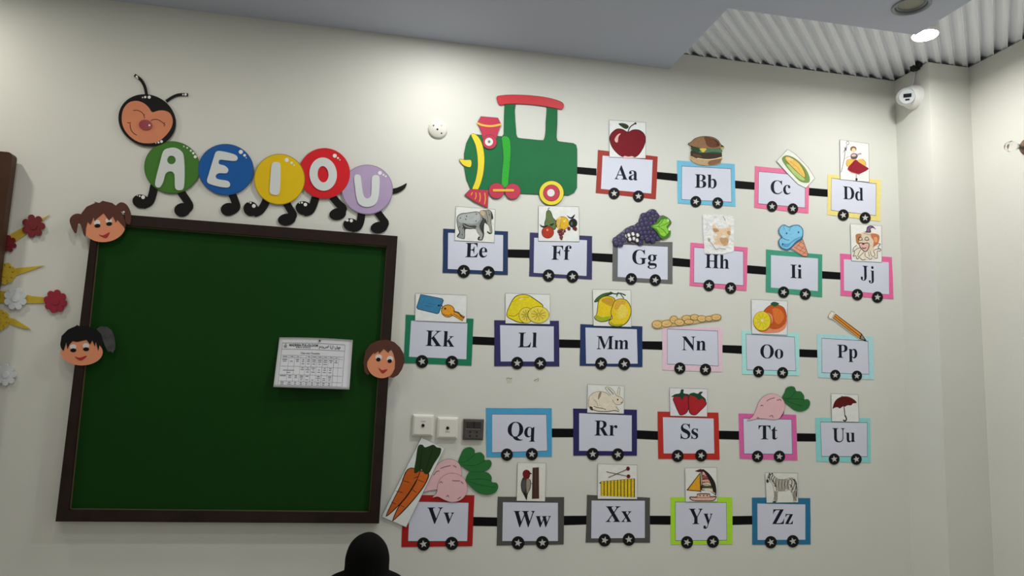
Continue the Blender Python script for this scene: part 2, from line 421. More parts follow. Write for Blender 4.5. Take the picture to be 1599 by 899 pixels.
for (px, py, lab, hz) in ((660.5, 664, 'white square socket plate directly right of the green board, leftmost of three', 1), (699, 668, 'white square socket plate in the middle, beside the brown socket plate', -1)):
    t, c = wall_plate(px, py, lab, M_SW)
    b = MB(); b.rev([(.0065, .0145), (.0065, .018), (.0042, .018), (.0042, .0155)], (c.x, WALL, c.z), (0, -1, 0), 16); b.build('jack', M_DARK, t)
    b = MB(); b.box((c.x-.010, WALL-.0153, c.z+.016*hz-.001), (c.x+.010, WALL-.0149, c.z+.016*hz+.001)); b.build('printed_mark', mat('mark_grey', (.25, .25, .24), .6), t)
M_BR = mat('brown_plastic', (.085, .070, .066), .3, var=.1, vscale=60)
t, c = wall_plate(739.5, 670.5, 'dark brown double socket plate left of the Qq wagon card', M_BR)
for dx in (-.0155, .0155):
    b = MB(); b.rbox((c.x+dx-.0145, WALL-.020, c.z+.006), (c.x+dx+.0145, WALL-.0148, c.z+.034), .002); b.build('rocker', mat('rocker_dark', (.03, .024, .022), .3), t)
for dx in (-.014, .014):
    for dz in (-.010, -.026):
        b = MB(); b.rev([(.0042, .0146), (.0042, .0158)], (c.x+dx, WALL, c.z+dz), (0, -1, 0), 12); b.build('hole', M_DARK, t)
b = MB(); b.box((c.x-.032, WALL-.0162, c.z+.001), (c.x+.028, WALL-.0148, c.z+.0035)); b.build('printed_mark', mat('mark_pale', (.4, .38, .36), .5), t)

# ------------------------------------------------------------------ wooden board at the left edge
M_WOOD = mat('brown_wood', (.060, .026, .014), .45, spec=.25, bump=.1, bscale=40, var=.2, vscale=9)
e = at_y(19, 246, WALL - .055); xr = e.x; zt = at_y(10, 237, WALL - .055).z
t = thing('wooden_board', 'reddish brown wooden board with a rounded corner at the left edge of the photo', 'board', (xr - .45, WALL - .03, .95))
def rrect(x0, z0, x1, z1, r):
    o = []
    for cx_, cz_, a0 in ((x1-r, z1-r, 0), (x0+r, z1-r, 90), (x0+r, z0+r, 180), (x1-r, z0+r, 270)):
        for i in range(6): a = radians(a0 + i*18); o.append((cx_ + r*cos(a), cz_ + r*sin(a)))
    return o
b = MB(); b.prism([rrect(xr-.9, .95, xr, zt, .018)], WALL-.055, WALL-.018); b.build('panel', M_WOOD, t)
for zz in (1.15, zt-.25):
    b = MB(); b.box((xr-.82, WALL-.018, zz), (xr-.12, WALL-.0008, zz+.06)); b.build('batten', M_WOOD, t)

# ------------------------------------------------------------------ green board
M_FR = mat('dark_frame_wood', (.022, .011, .009), .42, spec=.25, bump=.1, bscale=50, var=.25, vscale=12)
M_GREEN = mat('green_board', (.006, .050, .0055), .6, var=.06, vscale=1.5, spec=.12)
M_LIP = mat('inner_lip', (.16, .13, .07), .35, .3)
FD = .034
def rail(o4, name='frame_rail'):
    b = MB(); q = [at_y(p[0], p[1], WALL - FD) for p in o4]; b.prism([[(v.x, v.z) for v in q]], WALL - FD, WALL); return b.build(name, M_FR, t)
OUT = [(146, 331), (621, 368.5), (592, 817), (86.5, 814)]
INN = [(154, 348), (604.5, 384), (577, 800.5), (106.5, 796)]
c = at_y(340, 815, WALL)
t = thing('green_board', 'large green display board in a dark wooden frame on the wall', 'board', (c.x, WALL, c.z))
for i in range(4):
    j = (i+1) % 4; rail([OUT[i], OUT[j], INN[j], INN[i]])
b = MB(); q = [at_y(p[0], p[1], WALL - FD) for p in OUT]; cxm = sum(v.x for v in q)/4; czm = sum(v.z for v in q)/4
b.prism([[(cxm + (v.x-cxm)*.985, czm + (v.z-czm)*.985) for v in q]], WALL - .016, WALL - .001); b.build('green_surface', M_GREEN, t)
b = MB(); q = [at_y(p[0], p[1], WALL - FD) for p in INN]
for i in range(4):
    a, d = q[i], q[(i+1) % 4]; n_ = Vector((cxm, 0, czm)) - Vector(((a.x+d.x)/2, 0, (a.z+d.z)/2)); n_.normalize()
    ww = .003
    b.prism([[(a.x, a.z), (d.x, d.z), (d.x+n_.x*ww, d.z+n_.z*ww), (a.x+n_.x*ww, a.z+n_.z*ww)]], WALL-.020, WALL-.016)
b.build('inner_lip', M_LIP, t)

# ------------------------------------------------------------------ timetable sheet, pinned at the top, lower edge standing off
def sheet_pt(u, v, lift=0):
    # u 0..1 across, v 0..1 downwards; corners measured on the photograph
    TL, TR, BR, BL = (436.5, 526.5), (551, 530.5), (545.5, 608), (426.8, 604)
    off = .018 + .030 * v**1.6 * (1 - .3*u) + .006*abs(u - .6)*(1-v) + lift
    x = (TL[0]*(1-u)+TR[0]*u)*(1-v) + (BL[0]*(1-u)+BR[0]*u)*v; y = (TL[1]*(1-u)+TR[1]*u)*(1-v) + (BL[1]*(1-u)+BR[1]*u)*v
    y -= 1.2*sin(pi*u)*(1-v)
    return at_y(x, y, WALL - off)
c = sheet_pt(.5, 1)
t = thing('timetable_sheet', 'white printed timetable sheet pinned to the green board', 'paper', (c.x, c.y, c.z))
b = MB(); N = 16; V = []
for s_ in (0, -.0004):
    for j in range(N+1):
        for i in range(N+1): V.append(sheet_pt(i/N, j/N, -s_))
n2 = (N+1)**2; Fc = []
for j in range(N):
    for i in range(N):
        a = j*(N+1)+i; Fc.append((a, a+1, a+N+2, a+N+1)); Fc.append((n2+a, n2+a+N+1, n2+a+N+2, n2+a+1))
for i in range(N):
    for a, d in ((i, i+1), (N*(N+1)+i, N*(N+1)+i+1), (i*(N+1), (i+1)*(N+1)), (i*(N+1)+N, (i+1)*(N+1)+N)): Fc.append((a, d, n2+d, n2+a))
b.add(V, Fc, True); b.build('paper', mat('sheet_paper', (.76, .78, .83), .6, bump=.05, bscale=20), t)
# print: every stroke a thin strip following the sheet
def strip(b, u0, v0, u1, v1, hw, lift=.0009):
    n = 8; du, dv = u1-u0, v1-v0; horiz = abs(du) > abs(dv)
    V = []
    for i in range(n+1):
        u_, v_ = u0+du*i/n, v0+dv*i/n
        for s_ in (-hw, hw): V.append(sheet_pt(u_ + (0 if horiz else s_), v_ + (s_ if horiz else 0), lift))
    b.add(V, [((2*i, 2*i+1, 2*i+3, 2*i+2) if horiz else (2*i, 2*i+2, 2*i+3, 2*i+1)) for i in range(n)])
zt5 = lambda x, y: ((x - 62 - (800-y)*.115)/1175, (y-75)/725)     # position on the enlarged crop -> u, v
M_PR = mat('print_black', (.03, .03, .04), .6); M_RULE = mat('print_grey', (.22, .22, .25), .6)
b = MB()
for v_ in (.11, .235): strip(b, .05, v_, .90, v_, .004)
for v_ in (.355, .405, .575, .74, .87, .955): strip(b, .06, v_, .89, v_, .0025)
strip(b, .05, .11, .055, .955, .002); strip(b, .90, .11, .90, .955, .002)
us = [.16, .24, .32, .39, .465, .54, .615, .69, .765, .83]
for k, u_ in enumerate(us): strip(b, u_, .355, u_, .955, .0012 if k not in (4, 6, 8) else .0022)
b.build('ruled_lines', M_RULE, t)
b = MB(); rnd = random.Random(3)
for (v_, h, n0) in ((.355+.025, .007, 0), (.44, .009, 0), (.475, .007, 0), (.52, .007, 3), (.60, .007, 3), (.635, .007, 3), (.68, .007, 3), (.765, .009, 0), (.80, .007, 0), (.835, .006, 3), (.895, .009, 0), (.93, .007, 0)):
    cols = [(.065, .15)] + [(us[i]+.012, us[i+1]-.012) for i in range(len(us)-1)]
    for k, (a, d) in enumerate(cols):
        if k < n0 or (k == 9 and v_ > .5): continue
        if rnd.random() < .12: continue
        m_ = (a+d)/2; w2 = (d-a)/2*rnd.uniform(.45, .95); strip(b, m_-w2, v_, m_+w2, v_, h)
strip(b, .10, .655, .25, .655, .007); strip(b, .15, .70, .20, .70, .007)
b.build('table_entries', mat('print_soft', (.20, .20, .23), .6), t)
# heading, text curves converted to mesh and bent onto the sheet
def text_mesh(body, bold=0, size=1.0):
    cu = bpy.data.curves.new('lettering', 'FONT'); cu.body = body; cu.size = size; cu.offset = bold; cu.resolution_u = 2
    o = bpy.data.objects.new('lettering', cu); COL.objects.link(o); bpy.context.view_layer.update()
    me = bpy.data.meshes.new_from_object(o.evaluated_get(bpy.context.evaluated_depsgraph_get()))
    vs = [v.co.copy() for v in me.vertices]; fs = [tuple(p.vertices) for p in me.polygons]
    bpy.data.objects.remove(o); bpy.data.curves.remove(cu); bpy.data.meshes.remove(me); return vs, fs
def text_on_sheet(name, body, u0, u1, vb, vh, bold=0):
    vs, fs = text_mesh(body, bold); mx = max(v.x for v in vs); mn = min(v.x for v in vs)
    b = MB(); b.add([sheet_pt(u0 + (v.x-mn)/(mx-mn)*(u1-u0), vb - v.y/.7*vh, .0010) for v in vs], fs); b.build(name, M_PR, t)
text_on_sheet('heading', 'MADRISA-TUL-OLOOM', .145, .535, .175, .046, .034)
text_on_sheet('heading', '\u0645\u062f\u0631\u0633\u0629 \u0627\u0644\u0639\u0644\u0648\u0645', .55, .84, .190, .055, .024)
text_on_sheet('subheading', 'PUBLIC SCHOOL', .24, .44, .208, .024, .02)
text_on_sheet('subheading', 'Class wise Timetable', .31, .57, .325, .034, .01)
b = MB()
for (r, cxu, cyv) in ((.022, .095, .175),):
    P = []
    for i in range(20):
        a = 2*pi*i/20
        for q_ in (1, .72): P.append(sheet_pt(cxu + r*cos(a)*q_, cyv + r*1.5*sin(a)*q_, .0010))
    b.add(P, [(2*i, 2*((i+1) % 20), 2*((i+1) % 20)+1, 2*i+1) for i in range(20)])
strip(b, .085, .178, .105, .178, .014, .0010); strip(b, .095, .115, .095, .15, .003, .0010)
b.build('emblem', M_RULE, t)
q = sheet_pt(.553, .055, .001)
t = thing('push_pin', 'tiny black push pin at the top of the timetable sheet', 'pin', tuple(q))
b = MB(); b.rev([(.0035, 0), (.0035, .003), (.002, .005)], q, (0, -1, 0), 10); b.build('pin_head', M_DARK, t)
b = MB(); b.rev([(.0008, -.016), (.0008, 0)], q, (0, -1, 0), 6); b.build('pin_shaft', M_GREYP, t)

# ------------------------------------------------------------------ paper children's heads on the board frame
M_SKIN = mat('skin_foam', (.80, .31, .165), .65, spec=.2, bump=.05, bscale=60)
M_BROWN = mat('brown_hair_paper', (.105, .038, .027), .6, spec=.2, var=.05, vscale=40)
M_BLACKH = mat('black_hair_paper', (.008, .008, .009), .5, spec=.2)
M_TAIL = mat('grey_hair_paper', (.06, .06, .065), .25, coat=.5, var=.3, vscale=30)
M_RED = mat('red_paper', (.42, .02, .02), .5)
M_EYEW = mat('eye_white_paper', (.75, .75, .74), .6)
M_INKB = mat('black_paper', (.010, .009, .009), .6, spec=.15)
def head_thing(z, centre, lab):
    p = z.xz(centre, .037); return thing('face_cutout', lab, 'wall decoration', (p[0], WALL - .034, p[1]))
def crescent(z, x0, y0, x1, y1, xd, yd, par, off, name='mouth'):
    card(name, z, [(x0, y0), ((x0*.6+x1*.4), (y0*.6+y1*.4)+ (yd-(y0+y1)/2)*.35), (x1, y1), ((x1*.6+xd*.4), (y1*.35+yd*.65)), (xd, yd), ((x0*.6+xd*.4), (y0*.35+yd*.65))], off, .0006, M_RED, par, True)
O1 = .0345
z = Zoom(80, 300, 2.996)
t = head_thing(z, (248, 235), 'paper girl head with brown pigtails on the top left corner of the green board')
card('face', z, ell(248, 162, 98, 71, -6, 40), O1, .003, M_SKIN, t)
card('pigtail', z, [(148,112),(125,100),(100,108),(86,130),(95,165),(114,193),(122,165),(128,145),(150,160)], O1, .0025, M_BROWN, t, True)
card('pigtail', z, [(300,72),(322,48),(348,54),(366,80),(373,112),(368,150),(348,140),(340,100)], O1, .0032, M_BROWN, t, True)
card('hair', z, [(150,195),(138,150),(140,100),(165,68),(205,50),(200,44),(225,50),(240,40),(285,50),(315,72),(338,110),(349,150),(345,175),(338,160),(328,150),(308,128),(302,142),(288,112),(270,133),(245,98),(215,122),(203,136),(198,116),(184,152),(170,138),(162,170),(160,212)], O1 + .0032, .001, M_BROWN, t)
card('hair_tie_glint', z, ell(339, 92, 5, 4), O1 + .0034, .0012, M_EYEW, t)  # pale spot painted as the highlight on the tie
for x, y in ((214, 142), (269, 133)):
    card('eye', z, ell(x, y, 15, 13), O1 + .003, .0004, M_EYEW, t); card('pupil', z, ell(x + 2, y + 15, 14, 9, -4), O1 + .0034, .0004, M_INKB, t)
crescent(z, 223, 198, 273, 187, 256, 215, t, O1 + .003)
t = head_thing(z, (142, 812), 'paper head with black side ponytail on the left rail of the green board')
card('ponytail', z, [(205,645),(230,627),(262,630),(285,648),(298,690),(300,730),(287,752),(278,742),(268,748),(255,728),(245,700),(225,690)], O1, .0028, M_TAIL, t)
card('face', z, ell(142, 748, 98, 62, 0, 40), O1, .003, M_SKIN, t)
card('hair', z, [(42,712),(48,672),(78,642),(118,624),(120,619),(128,625),(170,627),(210,640),(234,665),(243,705),(238,728),(226,712),(220,742),(208,697),(204,722),(192,692),(182,712),(165,690),(120,700),(100,696),(85,712),(76,734),(70,702),(58,742),(45,728)], O1 + .0032, .001, M_BLACKH, t)
for x, y in ((102, 723), (162, 718)):
    card('eye', z, ell(x, y, 15, 12), O1 + .003, .0004, M_EYEW, t); card('pupil', z, ell(x + 1, y + 16, 14, 9), O1 + .0034, .0004, M_INKB, t)
crescent(z, 110, 768, 166, 764, 138, 787, t, O1 + .003)
z = Zoom(410, 500, 6.6625)
t = head_thing(z, (1240, 600), 'paper head with short brown hair on the right rail of the green board')
card('face', z, ell(1240, 448, 155, 153, 0, 40), O1, .003, M_SKIN, t)
card('hair', z, [(1085,560),(1060,530),(1050,430),(1070,320),(1120,250),(1200,210),(1290,200),(1370,225),(1430,280),(1470,350),(1478,430),(1450,510),(1410,570),(1360,597),(1318,592),(1348,556),(1376,500),(1380,420),(1366,360),(1345,318),(1322,298),(1312,338),(1262,296),(1215,345),(1207,318),(1160,352),(1162,330),(1115,385),(1090,430),(1085,500),(1112,560),(1098,566)], O1 + .0032, .001, M_BROWN, t)
for x, y in ((1208, 384), (1326, 400)):
    card('eye', z, ell(x, y, 34, 30), O1 + .003, .0004, M_EYEW, t); card('pupil', z, ell(x - 3, y + 23, 23, 20), O1 + .0034, .0004, M_INKB, t)
crescent(z, 1208, 492, 1298, 508, 1250, 552, t, O1 + .003)

# ------------------------------------------------------------------ paper flowers and spikes at the left
M_YEL = mat('yellow_paper', (.60, .42, .03), .55, var=.05, vscale=30)
M_CRIM = mat('crimson_foam', (.33, .012, .035), .6); M_DRED = mat('dark_red_foam', (.17, .008, .012), .6)
M_WF = mat('white_foam', (.66, .69, .72), .6, bump=.3, bscale=50)
def petals(cx, cy, r, n=8, rot=0):
    o = []
    for i in range(n):
        a0 = 2*pi*i/n + rot; pc = (cx + cos(a0)*r*.70, cy + sin(a0)*r*.70)
        for k in range(-3, 4): a = a0 + k*radians(36); o.append((pc[0] + cos(a)*r*.30, pc[1] + sin(a)*r*.30))
    return o
def flower(z, cx, cy, r, m, lab, n=8, off=.004, rot=0):
    q = z.xz((cx, cy + r)); t = thing('paper_flower', lab, 'wall decoration', (q[0], WALL, q[1]), 'paper flowers beside the wooden board')
    card('petals', z, petals(cx, cy, r, n, rot), off, .004, m, t)
    card('centre', z, ell(cx, cy, r*.30), off + .004, .002, m, t)
def spike(z, pts, lab, off=.0015):
    m = MB(); f = off + .002; m.prism([[z.xz(p, f) for p in pts]], WALL - f, WALL - off)
    tag(m.build('paper_spike', M_YEL), lab, 'wall decoration', 'yellow paper spikes beside the wooden board')
za, zb, zc = Zoom(0, 220, 4.99), Zoom(0, 380, 6.425), Zoom(0, 500, 2.25)
spike(za, [(60,740),(165,680),(388,575),(192,735),(120,785)], 'yellow paper spike behind the topmost dark red flower')
spike(zb, [(60,270),(140,250),(300,235),(447,221),(200,310),(140,328),(70,330)], 'long yellow paper spike pointing right above the white flower', .0015)
spike(zb, [(-40,470),(60,482),(100,500),(270,515),(340,530),(450,540),(450,597),(280,600),(100,590),(-40,600)], 'wide yellow paper strip joining the white flower to the bright red flower')
spike(zb, [(40,740),(90,742),(160,765),(312,862),(230,852),(75,800),(40,800)], 'yellow paper spike pointing down right below the white flower')
flower(za, 258, 662, 92, M_DRED, 'topmost dark red paper flower, whole, on a yellow spike', 7, .005)
flower(za, 60, 800, 68, M_DRED, 'dark red paper flower half hidden by the wooden board', 7, .005, .3)
flower(zb, 555, 580, 120, M_CRIM, 'bright red paper flower at the end of the yellow strip', 8, .005, .2)
flower(zb, 152, 550, 118, M_WF, 'white paper flower in the middle of the yellow strip', 8, .006, .4)
flower(zb, 45, 300, 112, M_YEL, 'ragged yellow paper flower above the white one', 9, .004, .2)
flower(zb, -5, 765, 105, M_YEL, 'yellow paper flower under the white one at the photo edge', 9, .004)
flower(zc, 18, 190, 40, M_WF, 'lowest white paper flower at the left edge of the photo', 8, .005)

# ------------------------------------------------------------------ caterpillar
C1, C2, CH = Zoom(170, 100, 3.596), Zoom(400, 210, 5.62), Zoom(180, 110, 7.49)
q = C2.xz((0, 880)); cat = thing('paper_caterpillar', 'paper caterpillar spelling A E I O U above the green board', 'wall decoration', (at_y(420, 355, WALL).x, WALL, q[1]))
M_CB = mat('caterpillar_black', (.010, .0085, .008), .55, spec=.15)
M_LET = mat('letter_foam', (.70, .74, .74), .55, spec=.2, bump=.2, bscale=120)
M_DOT = mat('white_paint_dot', (.85, .85, .82), .5)
def dots(z, par, off, *d):
    for x, y, r in d: card('highlight_dot', z, ell(x, y, r, n=10), off, .0004, M_DOT, par)
def leg(z, spine, wd, foot, off, dd=None):
    L_, R_ = ribbon(smooth_pts(spine, False, 4), wd)
    o = card('leg', z, L_ + R_[::-1], off, .0025, M_CB, cat)
    card('foot', z, ell(*foot), off + .0004, .0025, M_CB, o)
    if dd: dots(z, o, off + .003, *dd)
leg(C1, [(255,680),(242,740),(225,775),(190,790)], 46, (180,770,48,38,10), .002, [(160,738,3),(173,741,5),(192,747,11)])
leg(C1, [(403,715),(440,770),(452,800),(425,825)], 44, (412,818,45,38,-5), .002)
leg(C1, [(692,730),(712,780),(715,805),(690,825)], 44, (672,815,44,36,-5), .002)
leg(C1, [(885,760),(870,795),(845,826),(815,836)], 44, (797,812,42,40,25), .002, [(785,776,3),(796,779,5),(814,796,11)])
leg(C2, [(262,595),(300,660),(325,710),(285,755)], 66, (268,745,78,52,-8), .002)
leg(C2, [(520,550),(500,620),(470,670),(420,680)], 70, (418,645,72,60,15), .002, [(380,600,6),(402,597,9),(432,614,16)])
leg(C2, [(670,545),(725,610),(765,650),(725,705)], 66, (715,697,74,52,-10), .002)
leg(C2, [(925,690),(915,760),(890,810),(840,820)], 68, (832,790,68,55,12), .002, [(785,752,6),(800,752,12),(835,755,15)])
leg(C2, [(1065,680),(1110,740),(1135,780),(1100,830)], 62, (1078,815,74,50,-8), .002)
o = card('tail', C2, [(1195,478),(1230,468),(1275,450),(1322,427),(1300,475),(1250,508),(1195,518)], .002, .0025, M_CB, cat, True)
def disc(z, e, c, off, lname, py, dark=.55, dash=False):
    rim = mat('rim_' + lname, tuple(v*dark for v in albedo(c, py, True)), .55)
    o = card('body_disc', z, ell(*e, n=56), off, .002, rim, cat)
    e2 = (e[0], e[1], e[2]*.972, e[3]*.972, e[4])
    f = card('disc_face', z, ell(*e2, n=56), off + .002, .0005, mat('face_' + lname, albedo(c, py, True), .55, var=.03, vscale=20, spec=.2), o)
    return o
def foam_letter(name, z, loops, off, par):
    b = MB(); f = off + .003
    for ls in loops: b.prism([[z.xz(p, f) for p in l] for l in ls], WALL - f, WALL - off)
    return b.build(name, M_LET, par)
R_ = .0052
o = disc(C1, (355,580,157,147,8), (62,110,40), R_, 'green', 260)
foam_letter('letter_a', C1, [[smooth_pts([(262,650),(285,560),(305,490),(335,472),(375,470),(408,490),(420,520),(425,600),(420,690),(400,708),(372,695),(368,620),(345,602),(318,615),(305,660),(285,692),(262,685)], True, 3), ell(351,538,24,24)[::-1]]], R_ + .0026, o)
dots(C1, o, R_ + .0026, (421,462,4), (440,470,5), (460,486,6), (474,500,7), (485,520,9))
o = disc(C1, (657,592,156,144,5), (18,82,150), R_ + .0008, 'blue', 260)
foam_letter('letter_e', C1, [[smooth_pts([(560,620),(590,520),(605,490),(640,490),(700,505),(722,522),(712,543),(660,540),(622,537),(618,560),(650,570),(670,590),(660,612),(620,612),(600,625),(610,645),(665,655),(680,672),(670,692),(620,688),(565,672),(551,655)], True, 3)]], R_ + .0034, o)
dots(C1, o, R_ + .0034, (741,493,12), (762,512,8), (771,526,3))
o = disc(C2, (205,392,223,223,0), (205,172,18), R_ + .0024, 'yellow', 280, .5)
foam_letter('letter_i', C2, [[smooth_pts([(135,270),(150,245),(175,240),(205,250),(213,280),(212,400),(205,500),(190,528),(160,530),(125,515),(118,480),(125,380)], True, 3)]], R_ + .005, o)
dots(C2, o, R_ + .005, (269,223,19), (311,248,12), (333,268,7))
o = disc(C2, (598,340,226,222,0), (190,30,38), R_ + .0016, 'red', 270, .85)
foam_letter('letter_o', C2, [[ell(588,347,120,146,-5,40), ell(587,348,48,72,-5,28)[::-1]]], R_ + .0042, o)
dots(C2, o, R_ + .0042, (690,186,18), (718,206,9), (735,222,5))
o = disc(C2, (975,482,225,218,5), (158,140,172), R_ + .0008, 'lilac', 300, .6)
foam_letter('letter_u', C2, [[smooth_pts([(860,385),(870,355),(892,350),(915,362),(922,400),(932,480),(945,540),(975,562),(1005,540),(1012,480),(1015,385),(1030,360),(1055,355),(1080,370),(1083,430),(1075,540),(1050,605),(1000,632),(950,632),(900,605),(878,540),(868,460)], True, 3)]], R_ + .0034, o)
dots(C2, o, R_ + .0034, (1087,336,17), (1117,353,9), (1138,366,8))
L_, R2 = ribbon(smooth_pts([(365,285),(345,190),(300,110),(225,52)], False, 5), 34)
o = card('antenna', CH, L_ + R2[::-1], .004, .002, M_CB, cat); dots(CH, o, .006, (250,72,14), (262,90,8))
L_, R2 = ribbon(smooth_pts([(595,360),(670,310),(750,282),(850,283)], False, 5), 32)
o = card('antenna', CH, L_ + R2[::-1], .004, .002, M_CB, cat); dots(CH, o, .006, (822,281,15), (792,283,9))
hd = card('head', CH, ell(372,582,342,298,22,60), .008, .002, M_CB, cat)
card('face', CH, smooth_pts([(75,560),(95,450),(160,375),(250,355),(330,380),(390,430),(432,487),(500,470),(570,468),(640,500),(672,580),(655,670),(590,760),(500,830),(400,852),(270,835),(160,760),(95,665)], True, 3), .010, .0008, mat('caterpillar_face', albedo((196,120,84), 200, True), .6, var=.05, vscale=12), hd)
b = Draw(CH, .0108)
b.L((90,45,28),8,[(208,468),(260,465),(310,490),(335,525),(342,560)]).L((90,45,28),6,[(330,520),(352,515)]).L((90,45,28),8,[(415,588),(450,572),(500,576),(550,605),(585,640)]).L((90,45,28),6,[(560,620),(585,610)]).L((90,45,28),6,[(568,634),(575,658)])
b.L((90,45,28),8,[(172,620),(180,680),(205,725),(250,757)]).L((90,45,28),8,[(140,605),(160,614),(182,608)])
b.build('drawn_smile', hd)
n_ = card('nose', CH, ell(353,635,77,60,8,28), .0108, .004, mat('nose_red', albedo((132,22,40), 200, True), .3, coat=.4), hd)
dots(CH, hd, .015, (399,640,12)); dots(CH, hd, .0102, (320,316,8), (350,311,14), (397,312,19))
dots(CH, hd, .0102, (475,848,7), (505,842,12), (540,830,17))

# ------------------------------------------------------------------ green locomotive
E_ = Zoom(700, 130, 4.282)
q = E_.xz((480, 832)); eng = thing('paper_locomotive', 'large green and red paper locomotive leading the alphabet train', 'wall decoration', (q[0], WALL, q[1]))
M_EG = mat('locomotive_green', albedo((28,101,60), 250, True), .6, var=.04, vscale=12, spec=.2)
M_ED = mat('locomotive_outline', (.02, .045, .03), .6)
M_ER = mat('locomotive_red', albedo((190,42,50), 200, True), .55, var=.03, vscale=20)
M_EC = mat('locomotive_crimson', albedo((175,36,66), 250, True), .55)
M_EY = mat('locomotive_yellow', albedo((225,205,38), 270, True), .55)
M_EW = mat('locomotive_white', (.8, .8, .78), .5)
body = [(150,345),(165,341),(240,350),(360,356),(373,340),(375,240),(379,112),(500,104),(640,112),(728,136),(727,260),(722,360),(728,384),(745,391),(835,402),(853,412),(860,440),(860,560),(858,700),(840,730),(805,747),(600,740),(480,735),(280,715),(165,712),(148,700),(122,640),(108,560),(108,470),(122,400)]
win = [(452,128),(550,124),(651,134),(652,260),(650,330),(640,372),(625,380),(540,372),(475,365),(460,352),(453,310)]
win = smooth_pts(win, True, 3)
def grow(pts, d):
    n = len(pts); o = []; A = sum(pts[i][0]*pts[(i+1) % n][1] - pts[(i+1) % n][0]*pts[i][1] for i in range(n)); s_ = 1 if A > 0 else -1
    for i in range(n):
        a, c_ = pts[i-1], pts[(i+1) % n]; dx, dy = c_[0]-a[0], c_[1]-a[1]; h = math.hypot(dx, dy) or 1
        o.append((pts[i][0] + s_*dy/h*d, pts[i][1] - s_*dx/h*d))
    return o
def outlined(name, z, pts, off, m, mo, par, d=3, thick=.002, sm=True, holes=()):
    if sm: pts = smooth_pts(pts, True, 3)
    o = card(name, z, grow(pts, d), off, thick, mo, par, False, [h[::-1] for h in holes] if holes else ())
    card('coloured_face', z, pts, off + thick, .0003, m, o, False, [grow(h, 1.5)[::-1] for h in holes] if holes else ())
    return o
bo = outlined('body', E_, body, .0012, M_EG, M_ED, eng, 2.5, .002, False, [win])
outlined('roof', E_, [(326,95),(345,84),(420,78),(540,82),(650,95),(730,115),(766,134),(769,160),(755,172),(700,162),(600,145),(480,135),(390,137),(350,145),(334,130)], .0036, M_ER, mat('roof_outline', (.2, .01, .015), .6), eng, 2.5)
outlined('chimney', E_, [(218,222),(332,232),(352,272),(330,330),(318,385),(232,375),(222,325),(196,262)], .0036, M_EC, M_ED, eng, 2, sm=False)
L_, R2 = ribbon(smooth_pts([(193,265),(230,280),(290,286),(355,274)], False, 4), 13)
card('chimney_band', E_, L_ + R2[::-1], .006, .0006, mat('band_orange', albedo((240,190,60), 180), .55), eng)
o = card('lamp_disc', E_, ell(277,392,49,49), .0060, .0008, M_ED, eng); card('lamp_ring', E_, ell(277,392,46,46), .0068, .0003, M_EC, o); card('lamp_glass', E_, ell(272,391,27,27), .0071, .0004, M_EW, o); card('lamp_centre', E_, ell(273,390,9,9), .0075, .0003, M_GREYP, o)
outlined('boiler_band', E_, [(153,342),(188,346),(222,395),(239,470),(240,540),(230,620),(208,690),(192,713),(160,712),(182,650),(197,570),(196,490),(182,410)], .0036, M_EY, M_ED, eng, 2, .0008)
o = outlined('front_horn', E_, [(75,508),(112,513),(152,515),(150,558),(118,555),(92,538)], .0036, M_EY, M_ED, eng, 2.5, .001)
M_GL = mat('green_glitter', albedo((40,165,45), 250, True), .35, .2, bump=1.0, bscale=900, var=.55, vscale=420)
outlined('glitter_band', E_, [(360,358),(403,362),(416,420),(413,520),(402,640),(396,690),(360,690),(360,600),(370,500),(364,420)], .0036, M_GL, M_ED, eng, 2, .001)
o = outlined('cowcatcher', E_, [(147,708),(268,715),(262,832),(175,790),(110,745)], .0036, M_EC, M_ED, eng, 2.5, .002, False)
d = Draw(E_, .006)
for pts in ([(162,728),(152,748)], [(184,730),(186,755),(178,775)], [(210,732),(214,765),(208,792)], [(244,732),(248,770),(242,808)]): d.L((245,180,70), 6, pts)
d.build('yellow_stripes', o)
for i, (x, y) in enumerate(((323,718), (431,722))):
    o = card('wheel', E_, ell(x, y, 54, 54, 0, 36), .0040 + i*.0003, .0018, M_ED, eng); card('wheel_face', E_, ell(x, y, 51, 51, 0, 36), .0058 + i*.0003, .0003, M_EC, o)
card('coupling_rod', E_, rrect(298, 707, 440, 723, 7), .0066, .0008, mat('rod_yellow', albedo((238,180,60), 300), .5), eng)
o = card('wheel', E_, ell(690,733,84,83,0,44), .0040, .0018, M_ED, eng); card('wheel_face', E_, ell(690,733,81,80,0,44), .0058, .0003, M_EY, o)
card('wheel_ring', E_, ell(690,733,56,56), .0061, .0004, M_ED, o); card('wheel_red', E_, ell(690,733,53,53), .0065, .0003, M_EC, o); card('hub', E_, ell(686,732,25,25), .0068, .0004, M_EW, o)

